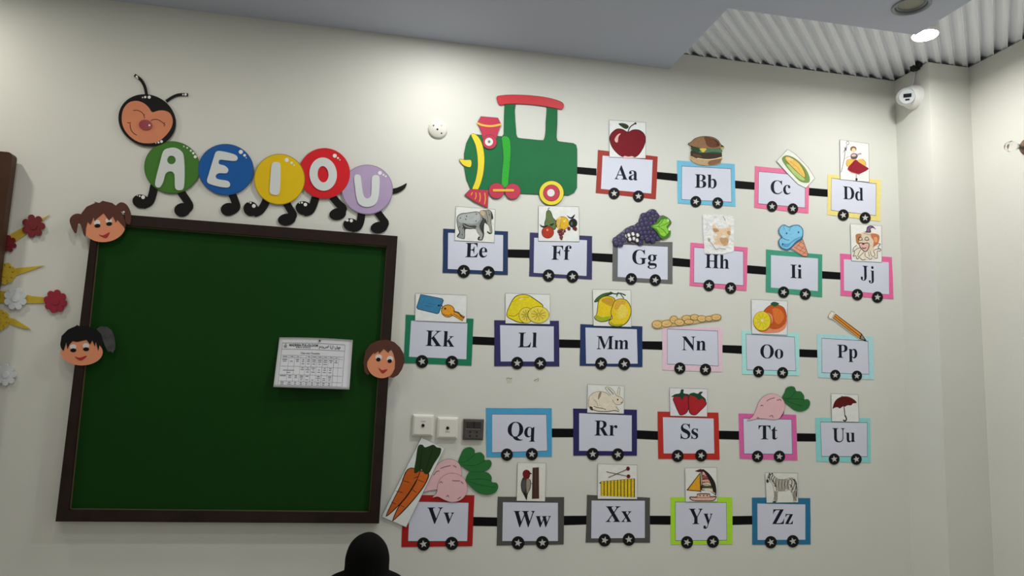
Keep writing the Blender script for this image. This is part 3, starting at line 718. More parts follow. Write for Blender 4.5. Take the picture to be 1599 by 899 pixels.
# ------------------------------------------------------------------ the wagon cards
GLYPH = json.loads('''{"A":[[-2,0,-2,4,1,4,3,5,5,6,6,8,8,11,10,15,41,93,45,93,77,17,79,13,81,9,82,7,84,5,86,4,89,4,89,0,46,0,46,4,52,4,55,6,57,9,56,11,56,13,55,16,51,26,21,26,16,14,15,13,15,12,15,11,15,10,16,6,19,4,25,4,26,4,26,0],[23,32,48,32,35,64]],"a":[[51,-2,45,-1,42,2,40,7,34,2,27,-1,19,-2,15,-1,11,0,8,2,6,5,4,9,4,13,5,18,8,23,13,27,20,31,29,35,40,38,40,48,39,52,39,54,37,56,35,58,33,59,30,59,25,59,22,57,21,55,21,54,22,53,23,51,24,50,24,48,25,46,24,44,23,42,22,40,20,39,18,38,15,38,13,38,11,39,9,41,8,42,7,45,7,47,7,50,8,53,10,56,12,58,15,60,19,62,23,63,27,63,32,64,41,63,48,61,53,58,56,54,58,49,59,42,59,12,59,10,59,9,59,8,59,7,60,7,61,7,62,7,63,8,64,8,66,6,61,1,56,-1],[30,7,32,7,33,7,35,8,37,9,38,11,40,13,40,34,31,30,25,25,24,17,24,11,27,8]],"B":[[3,0,3,3,7,4,10,5,12,6,14,9,15,12,15,16,15,74,15,77,14,80,14,82,13,84,12,86,10,87,8,87,6,88,3,88,3,91,44,91,64,89,75,82,79,70,77,60,70,54,57,49,72,45,81,37,84,26,83,19,79,12,74,7,67,3,58,1,48,0],[36,50,38,50,44,51,49,52,53,54,55,58,56,63,57,69,57,75,56,79,54,82,51,85,48,86,43,87,41,87,39,86,38,85,37,83,37,81,36,78],[44,5,50,5,54,7,57,10,59,14,60,19,60,26,60,32,58,38,55,42,52,44,46,46,39,46,36,46,36,13,37,10,37,8,38,7,40,6,42,5]],"b":[[9,-2,9,78,8,81,8,84,7,86,6,87,4,87,2,88,2,91,28,91,28,56,32,60,38,63,44,64,49,63,53,62,57,60,60,57,63,53,65,49,67,44,68,39,68,33,68,27,67,21,65,15,62,10,58,6,54,3,49,0,44,-2,38,-2,32,-1,27,1,21,6,11,-2],[37,3,41,4,44,6,46,10,48,15,49,23,49,32,49,39,48,46,46,50,44,53,41,55,37,56,35,56,33,55,31,54,29,52,28,51,28,48,28,14,29,8,32,4]],"C":[[51,-2,43,-1,35,1,27,4,21,9,16,14,11,21,8,28,6,37,5,46,6,55,8,63,11,70,16,77,21,82,28,87,35,90,43,92,52,93,58,93,66,91,73,88,75,87,76,87,78,87,80,88,83,90,84,93,87,93,87,62,84,62,81,69,76,76,71,81,66,85,60,88,53,89,40,84,31,69,29,45,32,23,41,9,56,5,61,5,66,7,72,9,77,12,81,16,86,21,89,18,79,7,66,0]],"c":[[31,-2,26,-2,22,0,17,2,13,5,10,9,8,14,6,19,4,24,4,30,4,36,6,42,8,47,11,52,15,56,19,59,24,62,29,63,35,64,41,63,46,62,50,60,53,57,55,53,55,49,55,47,54,45,53,43,52,42,50,41,47,41,43,42,40,45,39,50,39,51,39,52,39,53,39,54,39,57,37,59,34,59,28,57,24,50,22,37,23,28,25,21,27,15,31,11,36,8,41,8,45,8,50,11,54,14,57,12,50,4,41,0]],"D":[[4,0,4,3,8,4,11,5,13,6,14,8,15,11,15,15,15,75,14,79,14,83,12,85,10,87,7,87,3,88,3,91,44,91,59,90,71,86,81,79,88,70,92,59,94,46,88,20,72,5,46,0],[44,5,52,6,59,9,64,15,67,23,69,33,70,46,67,68,59,82,45,87,42,86,39,86,38,85,37,83,37,80,36,77,36,14,37,11,37,8,38,7,39,6,42,5]],"d":[[28,-2,23,-2,19,0,16,2,12,5,9,9,7,13,5,18,4,24,4,29,4,36,5,42,7,47,10,52,13,56,16,59,20,62,25,63,29,64,35,63,40,60,45,56,45,80,44,83,44,85,42,86,41,87,38,88,35,88,35,91,64,91,64,15,64,12,64,10,65,8,66,7,68,6,71,6,71,2,63,2,54,0,45,-2,45,8,40,2,35,-1],[34,6,36,6,38,7,40,8,42,10,44,12,45,15,45,48,44,50,43,52,41,54,39,55,37,56,35,56,31,55,28,53,26,50,25,45,24,39,24,31,24,23,25,17,26,12,28,8,31,6]],"E":[[3,0,3,3,7,4,10,4,12,6,14,8,15,11,15,16,15,74,15,79,14,83,12,85,10,87,7,87,3,88,3,91,80,91,80,64,77,64,75,71,72,77,68,81,62,84,55,86,46,86,44,86,42,86,40,86,39,85,38,84,37,83,37,82,37,80,37,78,37,49,39,49,44,50,49,51,52,54,54,58,56,63,58,69,61,69,61,24,57,24,57,29,56,33,55,36,53,39,51,41,48,43,45,44,41,44,37,44,37,13,37,11,37,8,38,7,40,6,43,6,46,6,52,6,58,6,63,8,67,10,71,12,74,15,77,19,80,23,82,29,86,29,80,0]],"e":[[31,-2,26,-2,21,0,17,2,13,5,10,9,7,14,5,19,4,25,4,31,4,37,6,43,8,48,10,53,14,56,17,60,22,62,26,63,31,64,39,63,45,60,50,56,54,50,56,43,57,35,57,33,23,33,25,19,31,11,40,8,45,9,50,12,54,17,57,15,50,5,41,0],[23,38,40,38,40,43,40,48,40,52,39,55,37,58,35,59,32,59,27,57,24,51,23,41]],"F":[[3,0,3,3,7,4,10,5,12,7,14,9,15,12,15,17,15,75,15,79,14,82,12,85,10,86,7,87,3,88,3,91,79,91,79,64,75,64,74,69,73,73,71,77,69,80,66,82,62,84,58,85,52,86,46,86,44,86,42,86,40,86,39,86,38,85,37,84,37,83,36,82,36,80,36,49,38,49,43,50,48,51,51,54,54,58,56,63,57,69,60,69,60,24,57,24,56,31,54,36,51,40,48,43,43,44,38,45,36,45,36,16,37,13,37,11,38,9,39,7,40,6,42,5,44,4,48,4,51,3,51,0]],"f":[[3,0,3,3,5,3,7,4,8,4,9,5,9,6,10,7,10,8,10,11,10,15,10,55,3,55,3,62,10,62,10,71,11,77,13,83,17,87,22,90,28,92,35,93,40,93,44,91,48,89,51,86,52,83,53,80,52,77,52,75,50,73,49,72,47,71,45,71,43,71,41,72,39,73,38,74,37,76,37,78,37,80,38,82,39,84,39,85,39,86,39,87,39,88,38,88,36,89,34,88,32,87,31,86,30,84,30,81,30,78,30,62,41,62,41,55,30,55,30,13,30,9,30,7,32,5,33,4,36,3,40,3,40,0]],"G":[[54,-2,44,-1,36,1,28,4,22,8,16,14,11,21,8,28,6,37,6,46,6,55,8,63,11,70,16,77,21,83,28,87,35,90,43,92,51,93,59,93,66,91,74,88,75,88,76,87,78,87,79,87,80,88,81,89,82,90,83,91,84,93,87,93,87,62,84,62,82,67,79,71,76,76,73,79,70,83,66,85,62,87,58,88,53,89,40,84,32,69,29,46,30,33,32,22,36,13,41,7,48,4,55,3,60,3,63,4,66,5,67,8,68,11,69,14,69,26,68,29,67,32,66,34,63,35,60,36,55,36,55,40,100,40,100,36,96,36,93,35,91,34,90,32,89,29,89,26,89,6,77,1,66,-1]],"g":[[29,-28,21,-28,15,-26,10,-24,6,-22,4,-18,3,-15,4,-11,8,-8,14,-5,9,-2,6,2,5,6,5,9,6,12,8,15,11,17,15,20,20,22,12,27,6,34,4,42,5,46,6,50,8,54,11,56,14,59,18,61,22,62,26,63,31,64,37,63,42,62,47,61,63,61,63,54,54,54,56,50,58,45,58,41,58,37,57,33,55,30,53,27,50,25,47,23,43,22,39,21,34,21,33,21,32,21,31,21,30,21,29,21,28,21,26,21,24,20,22,19,21,17,20,16,20,14,21,12,24,10,28,10,35,10,42,10,47,9,52,8,55,7,58,5,61,3,62,0,63,-4,63,-7,62,-13,59,-18,54,-23,48,-26,39,-27],[31,25,34,25,37,27,38,29,39,33,40,37,40,42,40,48,39,52,38,55,37,58,34,59,31,59,29,59,26,58,25,55,24,52,23,48,23,42,23,37,24,33,25,29,26,27,29,25],[32,-23,44,-22,50,-19,53,-13,52,-11,51,-9,50,-8,48,-7,45,-7,41,-7,19,-7,17,-9,15,-12,15,-15,15,-17,17,-19,19,-21,22,-22,27,-23]],"H":[[3,0,3,3,7,4,10,5,12,6,14,9,15,12,15,16,15,76,15,80,14,83,12,85,10,86,7,87,3,88,3,91,48,91,48,88,45,87,43,87,41,86,39,86,38,84,37,83,37,81,37,79,36,76,36,50,68,50,68,76,68,79,68,81,67,83,67,84,66,86,64,86,62,87,60,87,56,88,56,91,101,91,101,88,97,87,94,86,92,85,91,83,90,80,90,76,90,16,90,12,91,9,92,7,94,5,97,4,101,3,101,0,56,0,56,3,61,4,64,5,66,6,67,8,68,12,68,16,68,44,36,44,36,16,37,12,37,9,39,6,41,5,44,4,48,3,48,0]],"h":[[4,0,4,3,6,3,8,4,9,5,10,7,10,9,10,11,10,80,10,82,10,84,9,86,8,87,6,88,4,88,4,91,30,91,30,53,35,59,41,63,49,64,58,61,64,54,66,42,66,11,66,9,67,7,67,5,69,4,70,3,73,3,73,0,40,0,40,3,41,3,45,4,46,7,47,11,47,43,47,47,46,49,46,52,45,53,43,54,41,54,37,53,33,51,30,47,30,11,30,9,30,7,31,5,32,4,34,3,36,3,36,0]],"I":[[3,0,3,3,7,4,10,5,12,6,14,8,15,11,15,15,15,77,15,81,14,84,13,85,10,87,7,87,3,88,3,91,49,91,49,88,45,87,41,87,39,85,38,84,37,81,37,77,37,15,37,13,37,11,37,9,38,7,40,6,41,5,43,5,46,4,49,3,49,0]],"i":[[20,72,17,73,15,74,13,75,11,77,10,80,10,82,10,85,11,88,13,90,15,91,17,92,20,93,23,92,25,91,27,90,29,88,30,85,30,82,30,80,29,77,27,75,25,74,23,73],[4,0,4,3,6,4,8,4,9,5,10,6,10,9,10,11,10,50,10,53,10,56,9,57,8,58,6,58,4,59,4,62,30,62,30,11,30,9,30,7,31,5,32,4,34,4,36,3,36,0]],"J":[[22,-13,18,-13,14,-12,10,-11,7,-9,4,-7,2,-4,1,-2,0,1,-1,5,0,8,1,10,2,12,4,14,6,15,9,15,12,15,14,14,16,12,17,10,18,8,19,6,18,4,18,2,17,0,16,-2,15,-3,15,-4,16,-6,18,-8,21,-8,24,-8,26,-7,28,-5,29,-3,29,1,30,4,30,73,29,77,29,80,28,82,28,84,26,85,24,86,22,87,19,87,16,88,16,91,63,91,63,88,60,87,57,87,55,86,54,85,53,84,52,82,51,80,51,77,51,73,51,18,48,1,38,-10]],"j":[[21,73,19,73,16,74,14,76,12,78,11,80,11,83,11,85,12,88,14,90,16,92,19,93,21,93,24,93,26,92,28,90,30,88,31,85,31,83,31,80,30,78,28,76,26,74,24,73],[7,-28,4,-28,1,-27,-2,-26,-5,-25,-7,-23,-9,-21,-10,-19,-11,-16,-11,-14,-11,-12,-10,-10,-9,-8,-7,-7,-5,-6,-3,-6,-1,-6,1,-7,3,-8,4,-9,5,-11,5,-13,5,-15,5,-16,4,-17,3,-19,2,-20,2,-21,3,-22,4,-23,6,-23,9,-23,11,-22,12,-20,12,-17,13,-14,13,-11,13,50,13,53,12,55,11,57,10,58,7,59,4,59,4,62,32,62,32,-4,31,-12,29,-17,25,-22,20,-25,14,-27]],"K":[[3,0,3,3,7,4,11,5,13,6,14,9,15,12,15,16,15,76,15,80,14,83,13,85,10,86,7,87,3,88,3,91,48,91,48,88,45,87,43,87,41,86,39,86,38,84,37,83,37,81,37,79,37,76,37,47,64,75,67,78,69,81,70,84,68,86,65,87,58,88,58,91,97,91,97,88,95,88,87,86,78,81,69,72,54,57,93,9,94,7,96,6,97,5,99,4,101,4,104,3,104,0,56,0,56,3,58,4,60,4,61,4,62,4,64,4,66,5,66,6,67,7,66,8,65,11,63,13,40,43,37,40,37,16,37,12,38,9,39,6,41,5,44,4,48,3,48,0]],"k":[[3,0,3,3,6,4,8,4,9,5,10,7,10,9,10,11,10,80,10,82,10,84,9,86,8,87,7,88,4,88,4,91,30,91,30,34,45,50,47,52,48,54,49,56,48,57,46,58,42,59,41,59,41,62,69,62,69,59,64,58,59,56,55,52,44,42,69,7,71,5,73,4,75,3,75,0,42,0,42,3,43,3,46,4,47,5,48,6,48,7,47,9,46,10,33,29,30,27,30,11,30,9,30,7,31,5,32,4,34,4,36,3,36,0]],"L":[[3,0,3,3,7,4,10,5,12,6,14,9,15,12,15,16,15,76,15,80,14,83,12,85,10,86,7,87,3,88,3,91,50,91,50,88,47,88,44,87,42,87,40,86,39,85,38,83,37,81,37,79,36,76,36,17,36,14,37,11,37,9,38,8,39,7,40,6,42,6,44,6,47,6,53,6,58,7,63,8,67,10,71,13,74,16,77,20,79,25,82,31,85,31,80,0]],"l":[[4,0,4,3,6,4,8,4,9,5,10,6,10,9,10,11,10,80,10,82,10,84,9,86,8,87,7,88,4,88,4,91,30,91,30,11,30,9,30,7,31,5,32,4,34,4,36,3,36,0]],"M":[[3,0,3,3,7,4,10,5,12,6,14,9,15,12,15,16,15,76,15,79,15,81,14,83,13,85,12,86,11,86,9,87,6,87,3,88,3,91,37,91,63,28,90,91,123,91,123,88,120,87,117,86,115,85,113,82,112,79,112,76,112,17,112,14,112,11,113,9,114,7,115,6,116,5,118,4,120,4,123,3,123,0,79,0,79,3,82,4,85,4,87,5,88,6,89,7,90,9,91,11,91,14,91,17,91,80,58,0,54,0,21,78,21,16,21,11,22,8,24,6,26,5,30,4,34,3,34,0]],"m":[[4,0,4,3,6,3,8,4,9,5,10,7,10,9,10,11,10,51,10,53,10,55,9,57,8,58,6,59,4,59,4,62,29,62,29,53,35,59,41,62,47,64,55,62,61,59,64,52,70,59,76,62,84,64,93,61,99,54,101,42,101,11,101,9,101,7,102,5,103,4,105,3,107,3,107,0,75,0,75,3,78,4,79,4,81,5,81,7,82,9,82,11,82,43,82,47,81,49,81,52,80,53,78,54,75,54,72,54,68,51,65,47,65,11,65,9,65,7,66,5,67,4,69,4,71,3,71,0,40,0,40,3,42,4,44,4,45,5,46,7,46,9,46,11,46,43,46,47,46,49,45,52,44,53,42,54,40,54,36,53,32,51,29,47,29,11,29,9,30,7,30,5,32,4,33,4,35,3,35,0]],"N":[[81,-2,21,70,21,16,22,11,22,8,24,6,26,5,29,4,33,3,33,0,4,0,4,3,7,4,9,4,11,5,12,5,13,7,14,8,15,10,15,13,15,16,15,78,11,82,9,85,7,87,6,87,5,87,4,88,4,91,31,91,78,34,78,75,78,78,78,81,77,83,76,84,75,85,74,86,72,87,69,87,66,88,66,91,96,91,96,88,92,87,89,86,87,85,85,83,85,80,84,75,84,-2]],"n":[[4,0,4,3,6,3,8,4,9,5,10,7,10,9,10,11,10,51,10,53,10,55,9,57,8,58,6,59,4,59,4,62,30,62,30,53,35,59,41,63,49,64,58,61,64,54,66,42,66,11,66,9,67,7,67,5,69,4,70,3,73,3,73,0,40,0,40,3,41,3,45,4,46,7,47,11,47,43,47,47,46,49,46,52,45,53,43,54,41,54,37,53,33,51,30,47,30,11,30,9,30,7,31,5,32,4,34,3,36,3,36,0]],"O":[[52,-2,46,-2,40,-1,34,1,28,4,23,8,19,12,15,16,12,21,9,27,7,33,6,39,6,46,6,52,7,58,9,64,12,70,15,75,19,79,23,83,29,87,34,90,40,92,46,93,53,93,60,93,66,92,71,90,77,87,82,84,86,80,90,75,93,70,96,65,98,59,99,52,100,46,99,39,98,33,96,27,93,21,90,16,86,12,82,8,77,4,71,1,65,-1,59,-2],[53,2,66,7,73,22,76,46,75,59,73,69,70,78,65,84,59,87,52,89,39,84,32,69,29,46,30,33,32,22,35,13,40,7,46,4]],"o":[[34,-2,28,-2,23,0,18,2,14,5,10,9,8,14,5,19,4,25,4,31,4,37,5,43,8,48,10,52,14,56,18,59,23,62,28,63,34,64,39,63,44,62,49,60,53,56,57,53,60,48,62,43,63,37,63,31,63,25,62,19,60,14,57,9,53,5,49,2,44,0,39,-2],[34,2,37,3,40,5,42,8,42,10,43,13,43,16,44,20,44,25,44,31,44,41,43,49,42,54,40,57,37,59,34,60,30,59,28,57,26,54,24,49,24,41,23,31,23,25,24,21,24,16,24,13,25,10,26,8,28,5,30,3]],"P":[[3,0,3,3,7,4,10,5,12,6,14,9,15,12,15,16,15,76,15,80,14,83,12,85,10,86,7,87,3,88,3,91,43,91,53,91,61,90,67,88,71,86,75,83,78,80,80,76,81,71,82,66,81,59,78,53,73,48,67,44,58,42,48,41,36,41,36,16,37,12,37,9,39,6,41,5,44,4,48,3,48,0],[36,46,40,46,46,46,51,48,54,51,57,54,58,59,58,66,58,72,57,77,55,81,52,84,48,86,43,86,41,86,39,86,38,85,37,84,37,82,36,80]],"p":[[3,-28,3,-25,5,-25,7,-24,8,-23,9,-23,10,-21,10,-20,10,-18,10,-16,10,-13,10,49,10,52,10,55,9,57,8,58,6,58,4,59,4,62,29,62,29,53,33,59,39,63,46,64,51,63,55,62,59,60,62,57,65,53,67,48,69,43,70,38,70,32,70,26,69,20,67,14,65,10,62,6,58,2,54,0,50,-2,45,-2,39,-1,34,2,30,6,30,-12,30,-15,30,-18,30,-20,31,-21,32,-23,33,-24,35,-24,37,-24,39,-25,39,-28],[39,6,43,6,46,8,48,12,49,17,50,23,51,31,50,38,49,45,48,50,46,53,44,55,40,56,36,55,32,52,30,47,30,14,32,9,35,7]],"Q":[[76,-23,59,-21,46,-13,37,0,31,3,25,6,20,10,16,15,12,20,9,26,7,32,6,39,6,46,6,52,7,58,9,64,12,70,15,75,19,79,23,83,29,87,34,90,40,92,46,93,53,93,60,93,66,92,71,90,77,87,82,84,86,80,90,75,93,70,96,65,98,59,99,52,100,46,99,35,96,26,91,17,84,10,76,4,66,0,72,-9,80,-14,89,-16,92,-16,95,-15,98,-15,99,-18,91,-21,83,-23],[53,2,66,7,73,22,76,46,75,59,73,69,70,78,65,84,59,87,52,89,39,84,32,69,29,46,30,33,32,22,36,13,40,7,46,4]],"q":[[35,-28,35,-25,38,-24,41,-24,43,-23,44,-21,45,-19,45,-17,45,6,40,2,35,-1,28,-2,24,-1,20,0,16,2,12,5,9,9,7,13,5,18,4,23,4,29,4,35,6,41,8,47,11,52,14,56,19,59,23,62,28,63,34,64,40,63,46,60,51,56,62,64,64,64,64,-17,64,-19,65,-21,65,-23,66,-24,68,-24,71,-25,71,-28],[36,6,38,6,40,7,42,8,43,9,44,11,45,13,45,48,44,54,41,58,36,59,32,58,29,56,26,52,25,47,24,40,23,31,24,23,25,17,26,12,28,9,32,7]],"R":[[3,0,3,3,7,4,10,5,12,6,14,9,15,12,15,16,15,76,15,80,14,83,12,85,10,86,7,87,3,88,3,91,43,91,56,90,66,88,73,85,79,81,82,74,83,67,81,57,74,50,63,45,86,10,88,8,89,6,90,5,92,4,94,4,96,3,96,0,68,0,40,42,36,42,36,16,37,12,37,9,39,6,41,5,44,4,48,3,48,0],[36,47,41,47,47,47,52,49,56,52,59,56,60,61,61,67,59,78,54,84,45,86,42,86,39,85,38,84,37,83,37,80,36,77]],"r":[[4,0,4,3,6,4,8,4,9,5,10,6,10,9,10,11,10,50,10,53,10,56,9,57,8,58,6,58,4,59,4,62,29,62,29,50,32,54,34,58,37,60,41,62,44,63,47,64,50,63,53,62,55,61,57,59,58,56,58,53,58,51,57,49,56,47,54,46,52,45,50,44,47,45,46,45,44,46,43,47,42,49,41,50,40,51,39,52,38,52,36,52,34,50,32,48,31,46,30,42,30,38,30,11,30,8,31,6,32,5,33,4,36,4,39,3,39,0]],"S":[[9,-2,9,32,12,32,15,23,18,15,22,10,27,6,33,4,39,3,44,3,48,5,51,7,54,10,55,14,56,18,55,23,51,28,45,32,33,38,25,42,20,46,15,51,12,55,11,60,10,66,10,72,11,76,13,81,16,84,19,87,23,90,27,92,32,93,37,93,40,93,43,93,46,92,49,92,53,91,56,90,58,89,59,89,60,89,62,89,63,91,64,93,68,93,68,64,64,64,63,69,61,73,59,77,56,80,53,83,50,86,46,88,43,89,39,89,35,89,31,87,28,85,26,83,24,80,24,76,24,73,25,70,27,67,30,65,34,63,38,61,51,55,56,52,60,49,63,47,66,44,68,41,70,38,71,34,72,31,72,27,71,21,70,16,68,12,65,8,61,4,56,2,51,0,45,-2,38,-2,36,-2,34,-2,32,-2,29,-1,27,-1,25,0,23,1,21,1,20,2,18,2,17,2,16,2,15,2,14,1,13,1,13,-1,12,-2]],"s":[[30,-2,26,-2,22,-1,17,1,16,2,15,2,13,1,11,0,10,-2,7,-2,7,21,11,21,12,16,14,11,17,8,21,5,24,3,28,3,31,3,34,4,36,5,37,7,38,9,38,12,38,15,35,18,31,21,21,26,17,28,14,31,11,34,9,37,8,40,7,44,8,49,10,54,13,58,17,61,22,63,28,64,30,64,31,64,33,63,35,63,37,62,40,62,40,61,41,61,42,61,43,61,44,61,45,62,46,64,49,64,49,44,46,44,44,49,42,52,39,55,36,58,33,59,30,59,27,59,25,58,23,57,22,56,21,54,21,52,21,50,22,48,23,46,25,45,27,44,29,42,38,38,42,36,46,33,48,30,50,27,51,23,51,19,51,13,49,8,46,4,41,0,36,-1]],"T":[[18,0,18,3,23,4,26,5,28,6,30,8,31,12,31,16,31,87,30,87,23,86,18,84,13,81,9,76,7,70,6,64,2,64,2,91,82,91,82,63,79,63,75,76,67,84,54,87,53,87,53,16,53,12,54,8,55,6,58,5,61,4,66,3,66,0]],"t":[[25,-2,20,-1,16,0,13,2,11,5,10,9,10,14,10,56,4,56,4,60,9,65,14,69,18,74,21,78,24,81,26,85,29,85,29,62,42,62,42,56,29,56,29,16,29,14,29,12,30,10,31,9,32,8,34,8,37,9,39,11,41,15,44,13,40,5,33,0]],"U":[[50,-3,38,-2,29,1,23,6,18,12,16,21,15,31,15,76,14,80,14,83,12,85,10,86,7,87,3,88,3,91,48,91,48,88,45,87,43,87,40,86,39,86,38,84,37,83,37,81,36,79,36,76,36,28,37,21,38,15,41,10,44,7,49,5,55,4,68,7,76,17,78,32,78,76,78,80,77,83,76,85,74,86,70,87,66,88,66,91,95,91,95,88,91,87,88,86,87,84,85,82,85,79,84,76,84,36,84,24,81,14,76,6,69,1,60,-2]],"u":[[26,-2,21,-1,16,0,13,3,11,8,10,13,9,19,9,50,9,52,9,55,8,56,7,58,5,59,2,59,2,62,28,62,28,15,29,13,29,11,30,9,32,8,33,7,35,7,39,8,43,10,46,13,46,50,46,53,45,55,44,57,43,58,41,59,38,59,38,62,65,62,65,14,65,11,65,9,66,8,68,7,69,6,72,6,72,3,64,2,55,1,46,-2,46,8,43,5,40,3,37,1,34,-1,30,-2]],"V":[[42,-3,9,76,7,79,6,82,4,84,3,86,0,87,-3,88,-3,91,42,91,42,88,38,88,35,87,33,86,32,85,31,84,30,82,31,80,31,78,32,76,52,29,70,75,70,78,71,80,71,82,71,84,70,85,68,86,66,87,63,88,60,88,60,91,88,91,88,88,86,87,84,87,82,85,80,84,78,81,76,77,46,-3]],"v":[[28,-2,8,50,7,52,5,54,4,56,3,58,2,58,-1,59,-1,62,33,62,33,59,31,59,28,58,26,57,26,55,26,54,37,24,47,51,48,52,48,53,48,54,47,57,45,58,41,59,41,62,61,62,61,59,59,58,57,57,56,56,54,54,53,52,52,49,32,-2]],"W":[[34,-2,6,79,5,81,4,84,3,85,2,87,0,87,-3,88,-3,91,36,91,36,88,34,88,31,87,30,86,29,85,28,84,28,82,28,80,29,77,30,75,45,31,60,71,57,80,56,83,55,85,53,86,52,87,49,87,46,88,46,91,88,91,88,88,83,87,80,85,79,82,79,81,79,79,80,77,95,33,108,74,109,77,110,79,110,81,109,83,109,85,108,86,106,87,104,87,101,88,101,91,125,91,125,88,122,87,120,86,119,84,118,82,116,79,115,76,89,-2,86,-2,63,62,38,-2]],"w":[[24,-2,3,53,3,54,2,56,1,57,0,58,-1,58,-2,59,-2,62,28,62,28,59,26,59,25,58,24,58,23,57,23,56,23,55,23,54,23,53,23,52,24,51,33,25,42,47,40,53,39,55,39,57,38,58,37,58,35,59,34,59,34,62,65,62,65,59,62,58,60,57,59,55,59,54,59,53,60,52,67,28,76,51,77,53,77,54,77,55,77,56,77,57,76,58,75,58,73,59,71,59,71,62,89,62,89,59,87,59,86,58,85,57,84,55,83,54,82,52,61,-2,58,-2,45,39,28,-2]],"X":[[2,0,2,3,8,5,13,8,18,13,39,42,16,77,13,80,11,83,9,85,8,87,5,87,3,88,3,91,49,91,49,88,46,88,41,87,39,86,38,83,38,82,39,80,40,78,53,58,64,75,66,78,67,81,68,83,67,85,64,87,59,88,59,91,92,91,92,88,91,88,87,87,84,86,81,85,78,82,74,79,71,75,56,53,83,11,84,9,86,7,87,6,89,4,90,4,92,3,93,3,93,0,48,0,48,3,49,3,54,4,57,6,58,8,58,10,57,13,55,16,42,37,28,16,26,14,25,11,25,9,26,6,29,4,35,3,35,0]],"x":[[1,0,1,3,5,5,9,7,12,11,25,27,9,53,6,56,4,58,1,59,1,62,34,62,34,59,31,59,29,58,28,56,28,55,29,54,30,52,37,41,45,51,46,53,47,54,47,56,47,57,46,57,45,58,44,58,42,59,40,59,40,62,62,62,62,59,58,58,55,55,51,51,40,37,58,7,59,6,60,5,61,4,62,3,64,3,64,0,31,0,31,3,33,3,34,4,36,4,37,5,37,6,37,8,36,10,35,12,28,23,19,12,18,10,17,8,17,7,18,5,20,3,23,3,24,3,24,0]],"Y":[[20,0,20,3,24,4,28,5,30,6,31,9,32,12,32,16,32,36,9,77,7,81,5,84,3,86,2,86,1,87,0,87,-1,87,-2,87,-3,88,-3,91,41,91,41,88,39,88,37,87,35,87,33,86,32,86,31,85,31,83,31,82,32,80,33,78,50,45,67,73,68,76,69,79,70,82,69,85,65,87,60,88,59,88,59,91,88,91,88,88,86,87,84,86,82,85,80,83,78,81,77,78,54,41,54,16,54,12,55,9,56,6,58,5,61,4,66,3,66,0]],"y":[[10,-28,7,-28,4,-27,2,-25,0,-23,-1,-20,-1,-17,-1,-15,0,-12,1,-11,3,-9,5,-8,7,-8,9,-8,11,-9,13,-10,14,-11,15,-13,15,-15,15,-16,15,-17,15,-19,16,-19,17,-20,19,-19,21,-18,23,-15,24,-13,25,-11,26,-9,27,-6,27,-4,28,-1,7,50,6,52,6,54,5,55,4,56,4,57,3,57,2,58,1,59,-1,59,-1,62,32,62,32,59,30,59,28,58,27,58,26,57,26,56,26,55,26,54,26,53,26,52,27,51,37,24,46,48,47,50,47,51,47,52,47,53,48,54,48,55,47,56,47,57,46,58,45,58,43,59,41,59,41,62,60,62,60,59,58,58,57,58,55,56,54,54,53,52,52,48,32,-5,30,-11,28,-15,26,-19,24,-22,21,-24,19,-26,17,-27,14,-28]],"Z":[[4,0,4,2,55,86,43,86,37,86,32,85,28,84,25,82,22,80,19,77,16,73,14,69,12,63,9,63,11,91,81,91,81,89,31,6,48,6,56,6,64,9,70,12,75,17,79,24,81,33,85,33,81,0]],"z":[[3,0,3,3,34,57,26,57,21,57,17,56,14,54,12,52,10,48,9,43,5,43,6,62,55,62,55,58,25,5,30,5,36,5,41,7,45,9,47,12,50,16,52,21,55,21,54,0]]}''')
M_LETTER = mat('letter_print', (.010, .013, .028), .5, spec=.15)
M_WHEEL = mat('wheel_black', (.010, .010, .011), .5, spec=.15)
M_STAR = mat('star_silver', (.62, .63, .62), .3, .15, bump=.4, bscale=300)
M_STRAP = mat('strap_black', (.004, .0045, .0045), .6, spec=.1, bump=.3, bscale=200)
M_SHEET = mat('letter_sheet', (.70, .73, .86), .5, bump=.25, bscale=18, var=.012, vscale=14, coat=.12)
